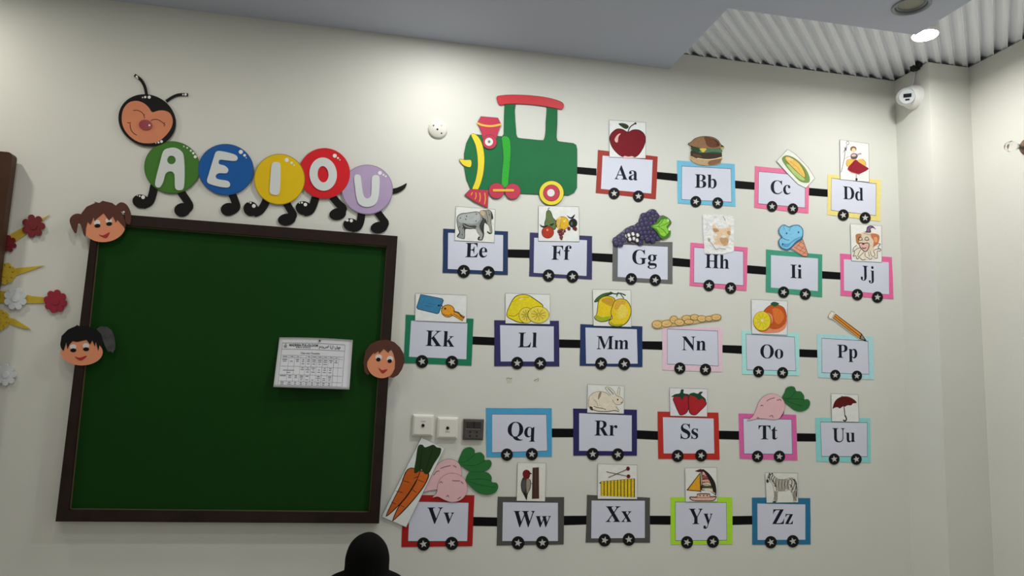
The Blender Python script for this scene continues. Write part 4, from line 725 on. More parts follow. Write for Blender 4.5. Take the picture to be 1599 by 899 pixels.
# letter: colour, colour word, picture, outline?, backing TL TR BR BL, paper TL TR BR BL, text left, text right, cap height, wheels, r
W = {
'A': ((196,72,62), 'red', 'under the red apple picture', 0, (933.7,233.9,1027.1,244.3,1024.2,310.9,930.3,301.1), (941,242.8,1019.1,249.8,1016.9,302,938.4,294.8), (959.6,279.5,995.5,281.5,21.5), (959,301.8,997,306.3,8.7)),
'B': ((118,190,222), 'light blue', 'under the burger cutout', 1, (1057.5,250.4,1147.4,256,1148.7,322.2,1058.5,317.5), (1065.1,259.6,1141.1,263.8,1142.1,315,1064.5,310.9), (1084.9,292.9,1119,293.9,21), (1086.6,314.7,1120.9,316.6,8.5)),
'C': ((250,130,172), 'pink', 'under the tilted corn picture', 1, (1179,259.1,1263.9,266.7,1262.6,333.1,1177.9,324), (1185,268,1257.1,274.4,1256.8,324,1184.3,317.4), (1203.4,302.5,1234.5,303.5,21), (1205.7,322.1,1238.1,325.8,8.2)),
'D': ((244,226,140), 'pale yellow', 'under the doll picture', 1, (1292.9,271.5,1375.6,281,1374.6,345.6,1291.8,335.2), (1298.6,278.3,1367.8,287.2,1367.4,336.1,1298,327.8), (1316.7,310.5,1348.4,313.5,20), (1316.9,335.6,1351.1,339.9,8.6)),
'E': ((52,78,128), 'dark blue', 'under the elephant picture', 0, (692.2,356.8,793.3,361.2,793,429.2,691.1,425.8), (699.8,363.3,785.7,366.9,785.2,423.3,699.2,419.8), (726.3,401.5,760.5,401.8,22.4), (724.2,423.5,762.6,425.4,9.8)),
'F': ((78,78,132), 'slate violet', 'under the mixed fruit picture', 0, (827.5,362.8,924.7,368.5,924.4,436.3,826.3,431.1), (834.1,371,916.6,375,915.8,430.7,833.3,425.8), (861,405.4,891.9,405.6,22), (856.7,430,894.1,431.6,9.2)),
'G': ((118,120,120), 'grey', 'under the purple grapes cutout', 0, (956.8,376.9,1050.3,377.7,1050.3,443.1,956.3,438.2), (965,381.5,1042.7,385.4,1042.5,436.6,964.5,432.2), (987.2,412.2,1025.6,413,22.5), (985.8,435.3,1023.3,437.1,8.8)),
'H': ((244,120,168), 'pink', 'under the shiny laminated picture', 1, (1078.3,378.5,1167.7,386.3,1165.8,454.1,1076.8,445.7), (1084.1,386.3,1160.4,392.8,1160.6,445.2,1083.7,440.8), (1101,418,1138.6,419.6,21.5), (1107.2,445.5,1141.1,449.6,8.7)),
'I': ((72,160,132), 'sea green', 'under the ice cream cutout', 0, (1196.2,389.2,1284,397.1,1283.8,464,1195.9,455.7), (1203.9,398.1,1277.3,403.4,1277.1,454.3,1203.9,448.8), (1234.3,433.8,1252.3,434.6,21), (1223.7,456,1257.6,459,8.6)),
'J': ((242,112,170), 'pink', 'under the clown picture', 0, (1311.9,395.6,1392.8,401.4,1395.3,466.9,1312.7,461.3), (1317.7,404.6,1387.8,409.3,1388.3,459.3,1318.2,453.5), (1344,434.8,1364.6,436.5,20.5), (1338.9,459.8,1370.3,463.8,8.6)),
'K': ((34,132,98), 'green', 'under the key picture', 0, (633.6,491.1,739.6,497.5,736.2,570.8,631,566.6), (642,500.5,729.8,504.5,728.2,560.8,638.6,556.8), (664.5,539.7,709,541.3,24), (659,564.2,705.7,565.2,9.7)),
'L': ((66,62,122), 'indigo', 'under the lemon picture', 0, (771.8,499.7,872.8,500.7,873.4,571.8,771.8,571.6), (780.8,507.5,864.7,509.5,864.9,564.2,781.8,564.2), (808.9,542.1,838.3,542.1,23), (807.7,566.6,843.7,567,9.4)),
'M': ((48,72,128), 'dark blue', 'under the mango picture', 0, (906.3,505.8,1003.2,509.4,1003.2,572.9,905.4,570.8), (914.2,511.2,994.4,513.9,995.7,567.6,915.2,567.6), (931.6,545,981.4,545,20.5), (938.7,567.4,974.9,568.1,9.3)),
'N': ((226,196,212), 'pale pink', 'under the peanuts cutout', 1, (1034.5,511.2,1128.3,511.2,1127.9,580.6,1034.5,577.4), (1042.3,513.9,1120.3,516.9,1121.5,570.8,1042.3,567.8), (1065.1,546.6,1102.5,547,21.5), (1061.7,574.7,1101.7,576.7,8.8)),
'O': ((152,204,202), 'pale turquoise', 'under the orange picture', 1, (1158.1,515.8,1247.8,519.9,1248.3,586.1,1159,584), (1165.1,522.1,1240.3,526.5,1242.5,578.5,1166.5,576.9), (1187.3,558.8,1223.1,559.6,21), (1184.6,579.9,1222.2,581.7,8.5)),
'P': ((166,208,216), 'pale blue', 'under the pencil cutout', 1, (1275.6,520.7,1363.1,525.3,1364.9,592.4,1277.4,589.3), (1283.4,528.3,1355.1,532.8,1356.9,583.8,1283.9,581.3), (1307.6,558.4,1338.8,559,20.5), (1304.4,585.4,1338.2,586.7,8)),
'Q': ((72,150,194), 'sky blue', 'right of the brown socket plate', 1, (758.8,636.7,861.6,637.2,861.8,712.8,759.6,713.3), (768.4,646.8,853,647.4,854.4,703.4,768.4,706.1), (792.4,681.8,835.7,682.4,23), (791.6,709.6,830.6,708.8,9.3)),
'R': ((52,48,110), 'indigo', 'under the rabbit picture', 0, (895,637.6,994.6,639.5,994.6,711.2,895.3,711.2), (904.3,644.9,986.5,648.3,986.5,704.3,904.3,703.5), (928.3,679.8,963.7,680,23.5), (925.7,708.7,964.9,709.4,9.4)),
'S': ((196,52,42), 'red', 'under the strawberry picture', 0, (1027,642.3,1121.9,644,1123.8,717.5,1027.9,716.1), (1035.1,651.1,1114.3,653.3,1115.4,707.7,1036.3,707.7), (1062.8,684.8,1090,684.8,23), (1058.3,711.6,1094.9,710.9,9.2)),
'T': ((206,96,158), 'rose pink', 'under the single turnip cutout', 1, (1153.3,645.3,1243.3,647.4,1245.4,718.5,1155.2,715.7), (1160.9,653.4,1235.7,655,1237,708.4,1162.2,707.9), (1184.5,685.6,1214,685.8,21.6), (1183,712.4,1217.2,712.4,8.8)),
'U': ((120,182,182), 'turquoise', 'under the umbrella picture', 1, (1273.4,651.8,1358.9,652.6,1359.8,722.2,1274.7,720.1), (1281.5,659.1,1353.9,659.9,1354.1,712.3,1283.3,712), (1300,689.7,1335.4,690,21.5), (1302.7,716.5,1337.3,716.8,8.4)),
'V': ((176,32,30), 'red', 'under the carrots and turnips', 1, (630,772.9,740.9,772.9,737.7,852.4,626.8,853.8), (640,783,731.5,784.9,729.4,844.4,637.3,844.4), (666.1,817,708.3,817,25), (661.3,849.2,705.4,848.2,10)),
'W': ((86,86,84), 'grey', 'under the woodpecker picture', 1, (777.3,775.3,881,775.9,880.2,849.7,775.5,851.5), (785.3,783.9,871.2,784.8,871.2,844.4,784.4,844.4), (801.3,822.5,859.7,822.5,25), (809,847.4,847,847,10)),
'X': ((88,88,86), 'grey', 'under the xylophone picture', 0, (916.6,772.3,1015.1,776.8,1015.1,847.1,914.5,846.7), (923.8,781.2,1006.9,781.6,1006.9,839.6,923.2,840.3), (945.5,814.7,986.1,814.7,24.5), (944.2,843.1,982,841.9,9.6)),
'Y': ((146,192,48), 'lime green', 'under the sailing boat picture', 1, (1047.2,775.9,1143.5,776.2,1144,849.3,1047.2,849.8), (1055,783.9,1134,784.8,1134.6,842.7,1055,843.5), (1075.9,818,1112.6,818,24), (1072.9,846.5,1113.3,845.3,9.4)),
'Z': ((40,112,152), 'blue', 'under the zebra picture', 0, (1174.4,776.7,1265.3,777.6,1265.8,849.8,1174.7,850.2), (1182.7,785.9,1257.5,787.3,1257.5,842.3,1183,842.7), (1206.1,818,1238.1,818,23), (1203.7,846.3,1238.1,844.8,9.3)),
}
def quad(t8): return [(t8[i], t8[i+1]) for i in range(0, 8, 2)]
def smart(pts, k=3): # slightly wavy cut edge
    rnd = random.Random(int(pts[0][0]*10)); o = []
    for i in range(4):
        a, b_ = pts[i], pts[(i+1) % 4]; o.append(a)
        for j in range(1, k+1): t = j/(k+1); o.append((a[0]+(b_[0]-a[0])*t + rnd.uniform(-.28, .28), a[1]+(b_[1]-a[1])*t + rnd.uniform(-.28, .28)))
    return o
rnd = random.Random(11)
for L, (c, word, where, outl, bk, pp, tx, wh) in W.items():
    bq, pq = quad(bk), quad(pp); low = L.lower()
    q = at_y((bq[2][0]+bq[3][0])/2, max(bq[2][1], bq[3][1]), WALL)
    t = thing('wagon_card', '%s framed paper wagon card lettered %s%s %s' % (word, L, low, where), 'wagon card', (q.x, WALL, q.z), 'alphabet train wagon cards')
    mc = paper(c, bq[0][1] + 30)
    card('backing', PX, smart(bq), .0008, .0008, mc, t)
    if outl: card('pen_outline', PX, grow(pq, .9), .0016, .0001, mat('pen_line', (.06, .06, .12), .6), t)
    card('letter_sheet', PX, pq, .0018, .0003, M_SHEET, t)
    # letters
    x0, y0, x1, y1, cap = tx
    up = Vector((-(x0 - 1150)*1.1e-4, -1)); al = Vector((x1-x0, y1-y0))
    gl = [[[(l[i], l[i+1]) for i in range(0, len(l), 2)] for l in GLYPH[k]] for k in (L, low)]
    bb = [(min(p[0] for l in g for p in l), max(p[0] for l in g for p in l)) for g in gl]
    gap = 6; wid = (bb[0][1]-bb[0][0]) + gap + (bb[1][1]-bb[1][0]); H = 91.0
    shift = [-bb[0][0], (bb[0][1]-bb[0][0]) + gap - bb[1][0]]
    for g, sh, nm in zip(gl, shift, ('capital_letter', 'small_letter')):
        f = .0022; b = MB()
        # outer outlines and holes: group by containment
        loops = [[((p[0]+sh)/wid, p[1]/H) for p in l] for l in g]
        def area(l): return sum(l[i][0]*l[(i+1) % len(l)][1] - l[(i+1) % len(l)][0]*l[i][1] for i in range(len(l)))
        def inside(p, l):
            r = False
            for i in range(len(l)):
                (xa, ya), (xb, yb) = l[i], l[i-1]
                if (ya > p[1]) != (yb > p[1]) and p[0] < (xb-xa)*(p[1]-ya)/(yb-ya)+xa: r = not r
            return r
        outer = [l for l in loops if not any(m_ is not l and inside(l[0], m_) for m_ in loops)]
        for ol in outer:
            hs = [l for l in loops if l is not ol and inside(l[0], ol)]
            def mp(p): return PX.xz((x0 + al.x*p[0] + up.x*cap*p[1], y0 + al.y*p[0] + up.y*cap*p[1]), f)
            b.prism([[mp(p) for p in l] for l in [ol] + hs], WALL - f, None)
        b.build(nm, M_LETTER, t)
    for wx, wy in ((wh[0], wh[1]), (wh[2], wh[3])):
        r = wh[4]; o = card('wheel', PX, ell(wx, wy, r, r*1.04, 0, 24), .0023, .0008, M_WHEEL, t)
        st = []; a0 = rnd.uniform(-.35, .35) - pi/2
        for k in range(10): a = a0 + k*pi/5; rad = r*.62 if k % 2 == 0 else r*.27; st.append((wx + rad*cos(a), wy + rad*sin(a)))
        card('star', PX, st, .0031, .0004, M_STAR, o)
# straps
ST = [('the locomotive', 'the Aa card', (899,260.2,931.5,263,931.5,274,899,271)), ('the Aa card', 'the Bb card', (1025.5,268.2,1058.5,271.3,1058.5,283,1025,279.2)),
('the Bb card', 'the Cc card', (1147.5,281.8,1178.5,284.6,1178.5,296.2,1147.5,294)), ('the Cc card', 'the Dd card', (1262.5,293,1293,295.7,1293,307.4,1262,305)),
('the Ee card', 'the Ff card', (792,389.1,828.5,389.7,828,402.8,792,401.8)), ('the Ff card', 'the Gg card', (923.5,394.8,957.5,396.5,957.5,409.9,923.5,407.3)),
('the Gg card', 'the Hh card', (1049,402,1078,404.7,1078,417.2,1049,415)), ('the Hh card', 'the Ii card', (1165.5,413.7,1197,416.4,1197,428.9,1165,426.4)),
('the Ii card', 'the Jj card', (1282.5,423,1313,425.2,1313,436.4,1282.5,434.7)), ('the Kk card', 'the Ll card', (737,525,772.8,526.7,772.8,539.1,736.5,537.6)),
('the Ll card', 'the Mm card', (872.2,529.7,907.2,530.4,907,543.2,872.2,542.5)), ('the Mm card', 'the Nn card', (1002,532.5,1035.5,532.9,1035.5,546.2,1002,545)),
('the Nn card', 'the Oo card', (1126.8,538.4,1159.8,539.5,1159.8,552.3,1126.8,550.3)), ('the Oo card', 'the Pp card', (1246.6,544.9,1277.4,546.1,1277.4,558.2,1247,557)),
('the Qq card', 'the Rr card', (860.5,668.7,896.2,669,896.2,682.5,860.5,682.6)), ('the Rr card', 'the Ss card', (993.5,671.4,1028.6,673.1,1028.6,686.6,993.5,684.9)),
('the Ss card', 'the Tt card', (1121.8,672.2,1155,672.9,1155,686.3,1122,685.4)), ('the Tt card', 'the Uu card', (1242.6,676.2,1275,676.7,1275,689.2,1243,688.9)),
('the Vv card', 'the Ww card', (738.5,806.8,777.5,807.6,777,821.5,738,820.9)), ('the Ww card', 'the Xx card', (879.5,805.2,916.5,804.9,916.4,818.6,879.5,819.8)),
('the Xx card', 'the Yy card', (1014,804.9,1048.4,805.1,1048.4,819,1014,818.6)), ('the Yy card', 'the Zz card', (1142.5,805.6,1175.4,805.1,1175.4,818.5,1142.8,819.3))]
for a, d_, t8 in ST:
    m = MB(); m.prism([[PX.xz(p, .0006) for p in quad(t8)]], WALL - .0006, WALL)
    tag(m.build('coupling_strap', M_STRAP), 'black paper strap joining %s to %s' % (a, d_), 'strap', 'black straps of the alphabet train')

# ------------------------------------------------------------------ pictures above the wagons
CW = (222, 224, 224)
OFF = .0028
K = (38, 36, 36)
def picture(name, lab, z, pts, off=OFF, edge=True, white=CW, m=None, cat='picture card', sm=False):
    q = z.xz(max(pts, key=lambda p: p[1])); cxs = [z.xz(p)[0] for p in pts]
    t = thing(name, lab, cat, ((min(cxs)+max(cxs))/2, WALL, q[1]), 'picture cards and cutouts of the alphabet train')
    py = z.px(pts[0])[1]
    if sm: pts = smooth_pts(pts, True, 3)
    card('paper', z, pts, off, .0008, m or paper(white, py + 20), t)
    d = Draw(z, off + .0008)
    if edge: d.L((105,108,112), z.k*.55, pts, False, True)
    return t, d
# apple
z = Zoom(900, 170, 5.288)
t, d = picture('apple_picture', 'picture card of a big red apple above the Aa wagon card', z, [(271,91),(573,112),(572,408),(273,397)])
d.build('card_edge', t)
d.F((70,20,28), [(425,188),(380,166),(330,165),(282,208),(274,260),(297,322),(348,378),(395,400),(430,395),(470,402),(512,383),(554,322),(573,260),(563,208),(522,174),(470,170)])
d.F((165,22,42), [(425,192),(380,170),(332,170),(287,212),(279,260),(301,320),(351,375),(395,396),(430,391),(470,398),(509,380),(549,320),(568,260),(558,212),(518,179),(470,175)]).F((240,190,185), [(366,202),(338,215),(316,250),(324,274),(342,272),(347,232)]).F((222,190,188), [(385,400),(400,388),(430,394),(460,390),(478,402),(430,408)]).build('fruit', t)
d.F((70,92,52), [(348,122),(390,118),(425,133),(432,150),(412,166),(380,152)]).L((35,48,28), 3, [(350,123),(400,140),(430,160)]).build('leaf', t)
d.L((78,56,44), 9, [(427,188),(445,148),(488,118)]).E((60,40,35), 488, 120, 9).build('stem', t)
# burger
z = Zoom(1060, 205, 14.99)
t, d = picture('burger_cutout', 'cut out picture of a burger standing on the Bb wagon card', z, [(205,295),(280,235),(370,160),(500,115),(650,105),(810,130),(930,200),(1000,300),(1068,350),(1065,415),(1010,430),(1015,510),(1022,575),(1008,620),(1000,700),(940,780),(650,810),(440,785),(310,720),(262,650),(265,560),(280,470),(275,360)], edge=False, white=(205,205,190), cat='picture cutout')
d.F((60,45,32), [(212,295),(290,238),(372,166),(500,121),(650,111),(804,136),(924,206),(992,306),(1055,352),(1050,408),(990,420),(1005,500),(1012,575),(1000,620),(992,700),(932,772),(650,803),(446,778),(317,712),(270,650),(272,560),(288,470),(282,362)]).build('outline', t)
d.F((168,128,92), [(228,295),(295,245),(378,176),(500,131),(650,121),(796,146),(912,214),(985,318),(990,385),(880,400),(640,398),(450,376),(300,340)])
d.F((140,88,60), [(600,130),(760,150),(900,220),(960,320),(900,370),(760,380),(660,330),(620,220)]).F((110,64,44), [(800,180),(900,230),(955,310),(900,345),(870,300),(900,280)]).build('top_bun', t)
d.F((98,140,106), [(300,372),(640,402),(985,412),(1000,510),(900,515),(700,502),(480,500),(320,470)]).F((60,100,70), [(300,372),(470,392),(480,490),(330,460)]).F((60,110,80), [(660,495),(800,480),(960,490),(990,515),(760,522)]).build('lettuce', t)
d.F((88,70,52), [(290,450),(420,490),(620,510),(950,520),(1008,575),(900,618),(700,642),(450,618),(288,560)]).F((118,92,62), [(330,520),(520,560),(520,620),(360,580)]).build('patty', t)
d.F((210,190,80), [(495,402),(645,402),(605,470),(560,492),(520,452)]).F((190,180,90), [(975,385),(1045,360),(1048,405),(990,412)]).build('cheese', t)
d.F((196,166,128), [(280,572),(450,640),(700,668),(1000,612),(988,700),(928,765),(650,796),(450,770),(322,706),(276,650)]).F((160,116,84), [(720,690),(985,640),(975,700),(920,755),(700,785)]).L((225,205,160), 20, [(430,630),(650,660),(850,645),(1000,605)]).build('bottom_bun', t)
# corn
z = Zoom(1150, 200, 5.62)
t, d = picture('corn_picture', 'tilted picture card of a corn cob on the Cc wagon card', z, [(450,185),(520,230),(630,345),(690,440),(610,525),(540,492),(450,400),(352,290)], white=(236,238,232))
d.F((128,160,86), [(398,268),(440,238),(520,268),(600,345),(642,430),(632,478),(560,468),(490,400),(430,330)]).F((170,196,120), [(440,320),(500,400),(560,450),(600,455),(560,400),(480,330)]).build('husk', t)
d.F((120,120,60), [(422,258),(460,246),(542,297),(594,370),(609,425),(590,434),(528,383),(457,312)]).F((226,184,92), [(427,262),(460,251),(540,302),(588,372),(602,422),(588,428),(530,378),(461,309)])
d.F((240,212,150), [(440,262),(470,258),(500,280),(470,285)]).L((200,155,70), 3, [(470,290),(540,350),(585,415)]).build('kernels', t)
# doll
z = Zoom(1310, 215, 12.85)
t, d = picture('doll_picture', 'picture card of a doll in a red skirt above the Dd wagon card', z, [(18,40),(600,118),(608,888),(28,835)], white=(244,244,242))
d.L((150,140,145), 14, [(45,690),(85,520),(110,400),(128,250),(160,150)]).R((165,160,165), 175, 105, 32, 20, 1.3).F((125,95,115), [(110,180),(140,210),(170,180),(150,235),(170,290),(135,250),(75,310),(115,235)]).build('staff', t)
d.F((225,178,90), [(165,440),(240,420),(330,440),(280,560),(170,580),(145,520)]).F((225,178,90), [(380,440),(470,425),(530,480),(540,560),(440,540),(360,490)]).L((150,120,50), 7, [(165,440),(145,520),(175,580)]).L((150,120,50), 7, [(470,430),(530,480),(540,560)])
d.F((188,42,62), [(335,440),(400,490),(480,540),(590,610),(560,655),(440,715),(400,728),(300,705),(190,665),(180,600),(250,520)]).L((225,140,150), 12, [(175,640),(240,690),(340,720),(420,745)]).L((120,20,35), 6, [(330,460),(260,560),(235,660)]).build('skirt', t)
d.F((118,100,108), [(240,340),(290,310),(350,320),(380,350),(345,425),(250,420)]).F((210,180,175), [(262,335),(330,330),(340,370),(260,375)]).L((170,155,165), 26, [(360,345),(420,320),(450,330)]).L((195,195,180), 22, [(230,370),(180,385),(120,420)]).build('bodice', t)
d.E((160,130,70), 290, 225, 62, 55).E((225,200,170), 295, 250, 38, 45).L((110,85,45), 8, [(235,250),(250,200),(300,180),(345,200)]).build('head', t)
d.L((190,180,180), 24, [(345,730),(352,800)]).E((60,60,65), 353, 835, 22, 30).build('legs', t)
# elephant
z = Zoom(700, 320, 15)
t, d = picture('elephant_picture', 'picture card of a grey elephant above the Ee wagon card', z, [(180,32),(1098,100),(1078,880),(150,830)], white=(216,218,214))
d.F((70,72,72), [(195,370),(215,260),(300,195),(420,180),(560,160),(650,150),(740,160),(830,130),(930,105),(1000,140),(1030,200),(1010,300),(1010,420),(1030,600),(1015,670),(960,680),(910,640),(920,610),(960,640),(975,620),(940,480),(900,450),(860,420),(840,480),(835,600),(840,690),(810,800),(770,832),(690,815),(700,750),(735,725),(680,640),(630,560),(520,565),(420,560),(395,600),(390,770),(340,795),(210,750),(215,700),(255,640),(225,550)])
d.F((150,154,152), [(207,370),(227,268),(306,206),(422,192),(560,172),(650,162),(745,172),(770,230),(800,330),(790,400),(740,450),(730,520),(790,640),(810,700),(790,770),(765,815),(720,800),(740,740),(700,650),(650,545),(520,545),(400,510),(330,440),(350,520),(375,600),(378,765),(330,780),(230,745),(260,690),(275,630),(240,550)])
d.F((172,178,178), [(240,260),(420,205),(620,180),(720,200),(740,330),(640,430),(420,430),(260,400)]).F((92,96,94), [(330,420),(420,490),(560,530),(650,530),(640,480),(500,480),(400,440)]).F((88,90,88), [(740,440),(800,330),(850,300),(860,400),(800,480),(770,560),(735,520)])
for x, y in ((283,305),(410,335),(650,375),(268,515),(340,543),(328,695),(430,265),(660,210)): d.E((75,80,86), x, y, 12, 17)
d.F((165,165,158), [(640,560),(700,540),(790,700),(785,800),(730,790),(750,730)]).build('body', t)
d.F((160,158,148), [(770,180),(850,130),(930,115),(1000,160),(1020,210),(1000,300),(1000,420),(1018,600),(1000,655),(975,640),(950,480),(905,430),(880,340),(800,280)]).F((190,175,140), [(740,170),(800,140),(850,170),(830,250),(780,230)]).L((190,110,105), 12, [(720,190),(780,125),(880,120)])
d.L((70,66,62), 9, [(880,120),(900,220),(930,340),(900,430)]).L((70,66,62), 8, [(990,180),(1010,300),(1000,420)]).F((75,70,66), [(1000,150),(1040,220),(1050,320),(1020,325),(1010,230)]).E((50,50,50), 960, 225, 12, 16).L((110,100,92), 7, [(930,130),(960,200),(980,280)]).L((200,200,190), 18, [(1025,400),(1065,470)]).build('trunk', t)
# fruit
z = Zoom(680, 310, 6.15)
t, d = picture('fruit_picture', 'picture card of pear, tomato and other fruit above the Ff wagon card', z, [(990,68),(1376,78),(1382,413),(988,407)], white=(222,223,222))
d.F((60,80,45), [(1090,108),(1065,125),(1058,190),(1045,240),(1060,285),(1120,300),(1155,290),(1160,220),(1130,180),(1112,130)]).F((112,134,80), [(1090,112),(1069,128),(1062,192),(1050,240),(1064,280),(1120,294),(1150,285),(1154,222),(1125,182),(1107,132)]).L((50,60,40), 6, [(1085,112),(1082,98),(1098,88)]).build('pear', t)
d.E((90,30,20), 1078, 323, 60, 60).E((206,66,40), 1078, 323, 56, 56).F((40,60,40), [(1000,245),(1030,262),(1080,255),(1060,275),(1020,275)]).E((235,150,120), 1075, 300, 9, 12).F((45,62,40), [(1095,250),(1140,235),(1120,262)]).build('tomato', t)
d.E((110,80,25), 1217, 236, 66, 66).E((220,172,42), 1220, 236, 60, 61).F((228,200,110), [(1165,200),(1185,180),(1205,185),(1185,290),(1170,280)])
for k in range(4): d.L((180,120,30), 3, [(1172 + k*11, 195), (1166 + k*11, 280)], False)
d.E((240,220,100), 1240, 215, 14, 12).build('orange', t)
d.E((30,48,34), 1322, 235, 40, 44).E((90,115,90), 1308, 240, 10, 18).F((30,32,30), [(1262,160),(1300,180),(1338,150),(1325,185),(1290,190)]).L((30,32,30), 6, [(1318,185),(1320,200)]).build('plum', t)
for x, y, r in ((1185,315,15),(1210,305,15),(1200,340,17),(1222,335,13),(1208,370,17),(1240,312,12),(1210,388,9)): d.E((120,35,40), x, y, r, r*1.15).E((170,78,80), x-2, y-3, r*.55, r*.6)
d.build('grapes', t)
for x, y in ((1282,288),(1332,282),(1345,290)): d.E((60,22,20), x, y, 15, 18).E((150,45,38), x, y, 12, 15)
d.build('cherries', t)
# grapes
z = Zoom(930, 320, 6.15)
t, d = picture('grapes_cutout', 'shiny cut out bunch of purple grapes with a green leaf on the Gg wagon card', z, [(165,335),(205,290),(250,255),(300,215),(370,190),(410,160),(430,90),(480,70),(530,38),(580,50),(615,100),(650,98),(700,125),(730,170),(700,215),(722,260),(700,310),(640,330),(600,345),(545,350),(470,340),(430,385),(370,375),(300,365),(240,392),(190,370)], edge=False, white=(120,112,130), m=mat('grape_laminate', (.16, .14, .2), .25, bump=.6, bscale=40, coat=.8), cat='picture cutout', sm=True)
rg = random.Random(5); gp = []
for x, y in ((553,70),(460,102),(510,92),(585,105),(440,150),(480,135),(530,130),(570,140),(410,195),(450,185),(490,175),(535,180),(575,175),(350,225),(390,235),(430,230),(470,225),(510,220),(545,225),(310,250),(440,270),(480,265),(520,265),(555,265),(265,290),(300,300),(450,310),(490,305),(535,305),(575,300),(600,315),(230,310),(270,330),(225,350),(190,335),(240,375),(200,365),(500,330),(550,335),(430,360),(320,290),(360,280),(330,330),(370,325),(405,290),(400,340)): gp.append((x, y))
for i, (x, y) in enumerate(gp):
    lite = 200 < 0
    if 290 < x < 425 and 205 < y < 375 and i > 20: d.E((42,34,50), x, y, 26, 26).E((120,112,120), x-2, y-2, 20, 20).F((225,222,222), [(x-14,y-10),(x+2,y-20),(x+14,y+6),(x-4,y+14)])  # grey and white blots paint the glare on the shiny bunch
    else: d.E((30,24,46), x, y, 28, 28).E((76,66,118), x, y, 23, 23).E((104,96,150), x-6, y-7, 9, 9)
d.build('grapes', t, GLOSS)
d.F((78,140,30), [(530,205),(580,170),(600,130),(640,125),(645,98),(690,120),(725,165),(700,205),(722,250),(715,290),(660,325),(620,310),(590,260),(560,230)]).F((132,196,60), [(545,205),(600,180),(640,140),(690,140),(705,175),(680,210),(700,260),(660,300),(620,280),(590,230)])
for pts in ([(540,206),(620,205),(700,170)], [(600,205),(650,240),(690,290)], [(600,200),(640,160),(660,110)]): d.L((70,130,30), 5, pts)
d.F((215,235,190), [(700,215),(718,240),(700,245)]).F((215,235,190), [(690,130),(705,150),(695,160)]).build('leaf', t, GLOSS)
# shiny laminated picture
z = Zoom(1090, 330, 12.85)
t, d = picture('hut_picture', 'crumpled shiny laminated picture with a tan shape above the Hh wagon card', z, [(98,58),(260,68),(380,60),(560,78),(700,90),(726,140),(722,500),(718,800),(500,855),(130,842),(120,600),(105,400)], edge=False, m=mat('laminate_white', (.87, .87, .87), .3, bump=1.0, bscale=26, coat=1.0))
d.F((214,186,156), [(290,268),(340,280),(380,330),(480,345),(590,320),(655,275),(655,360),(640,470),(605,560),(600,660),(560,690),(320,665),(345,600),(300,480),(325,430),(295,350)]).F((190,150,112), [(300,340),(380,350),(420,400),(350,415),(310,400)]).F((196,158,116), [(450,530),(600,540),(600,650),(520,690),(450,600)])
d.F((240,238,235), [(300,440),(380,455),(375,490),(310,480)]).F((244,240,232), [(470,490),(560,480),(550,520),(480,530)]).F((195,155,115), [(585,400),(650,400),(640,480),(590,450)]).build('tan_shape', t, GLOSS)
d.L((120,118,112), 9, [(200,540),(240,600),(300,680),(360,760),(440,740),(560,760)]).L((150,148,145), 12, [(500,95),(530,140),(545,190)]).L((195,200,204), 18, [(150,150),(200,260),(150,360)]).F((170,170,140), [(200,540),(250,550),(240,600),(205,600)]).build('outline', t, GLOSS)
# ice cream
z = Zoom(1170, 330, 5.992)
cone = [(383,338),(500,258),(552,400),(540,422),(500,418)]
t, d = picture('ice_cream_cutout', 'cut out blue ice cream cone tipping over on the Ii wagon card', z, [(275,165),(300,132),(330,122),(370,142),(410,127),(465,127),(502,165),(505,222),(500,258),(552,400),(540,424),(500,420),(383,348),(345,362),(300,345),(275,310),(275,265),(300,240),(277,205)], edge=False, white=(120,165,190), cat='picture cutout')
d.P((150,95,78), [(380,335),(500,255),(553,400),(541,424),(500,420)]).P((218,152,124), [(388,338),(497,264),(547,400),(538,418),(502,414)])
for pts in ([(420,335),(545,400)], [(450,312),(530,360)], [(475,280),(515,310)], [(490,275),(440,340)], [(512,325),(470,375)], [(530,370),(500,405)]): d.L((170,98,78), 4, pts)
d.build('cone', t)
d.F((60,120,165), [(275,165),(300,132),(330,122),(370,142),(410,127),(465,127),(502,165),(505,222),(490,262),(445,290),(415,325),(375,358),(345,362),(300,345),(275,310),(275,265),(300,240),(277,205)])
d.F((126,192,226), [(282,168),(304,138),(330,130),(370,150),(410,135),(462,135),(495,168),(497,220),(478,252),(438,278),(405,314),(370,345),(345,350),(305,336),(284,306),(284,268),(312,242),(286,205)])
d.F((92,160,206), [(300,320),(360,335),(400,290),(470,250),(480,235),(420,262),(370,300),(320,300)])
for x, y in ((350,205),(460,195),(312,305)): d.E((40,90,140), x, y, 7, 9)
d.L((70,135,180), 4, [(330,130),(322,150),(335,170)]).L((70,135,180), 4, [(410,135),(385,150),(375,185)]).L((60,120,165), 5, [(300,240),(340,262),(375,270)]).build('scoops', t)
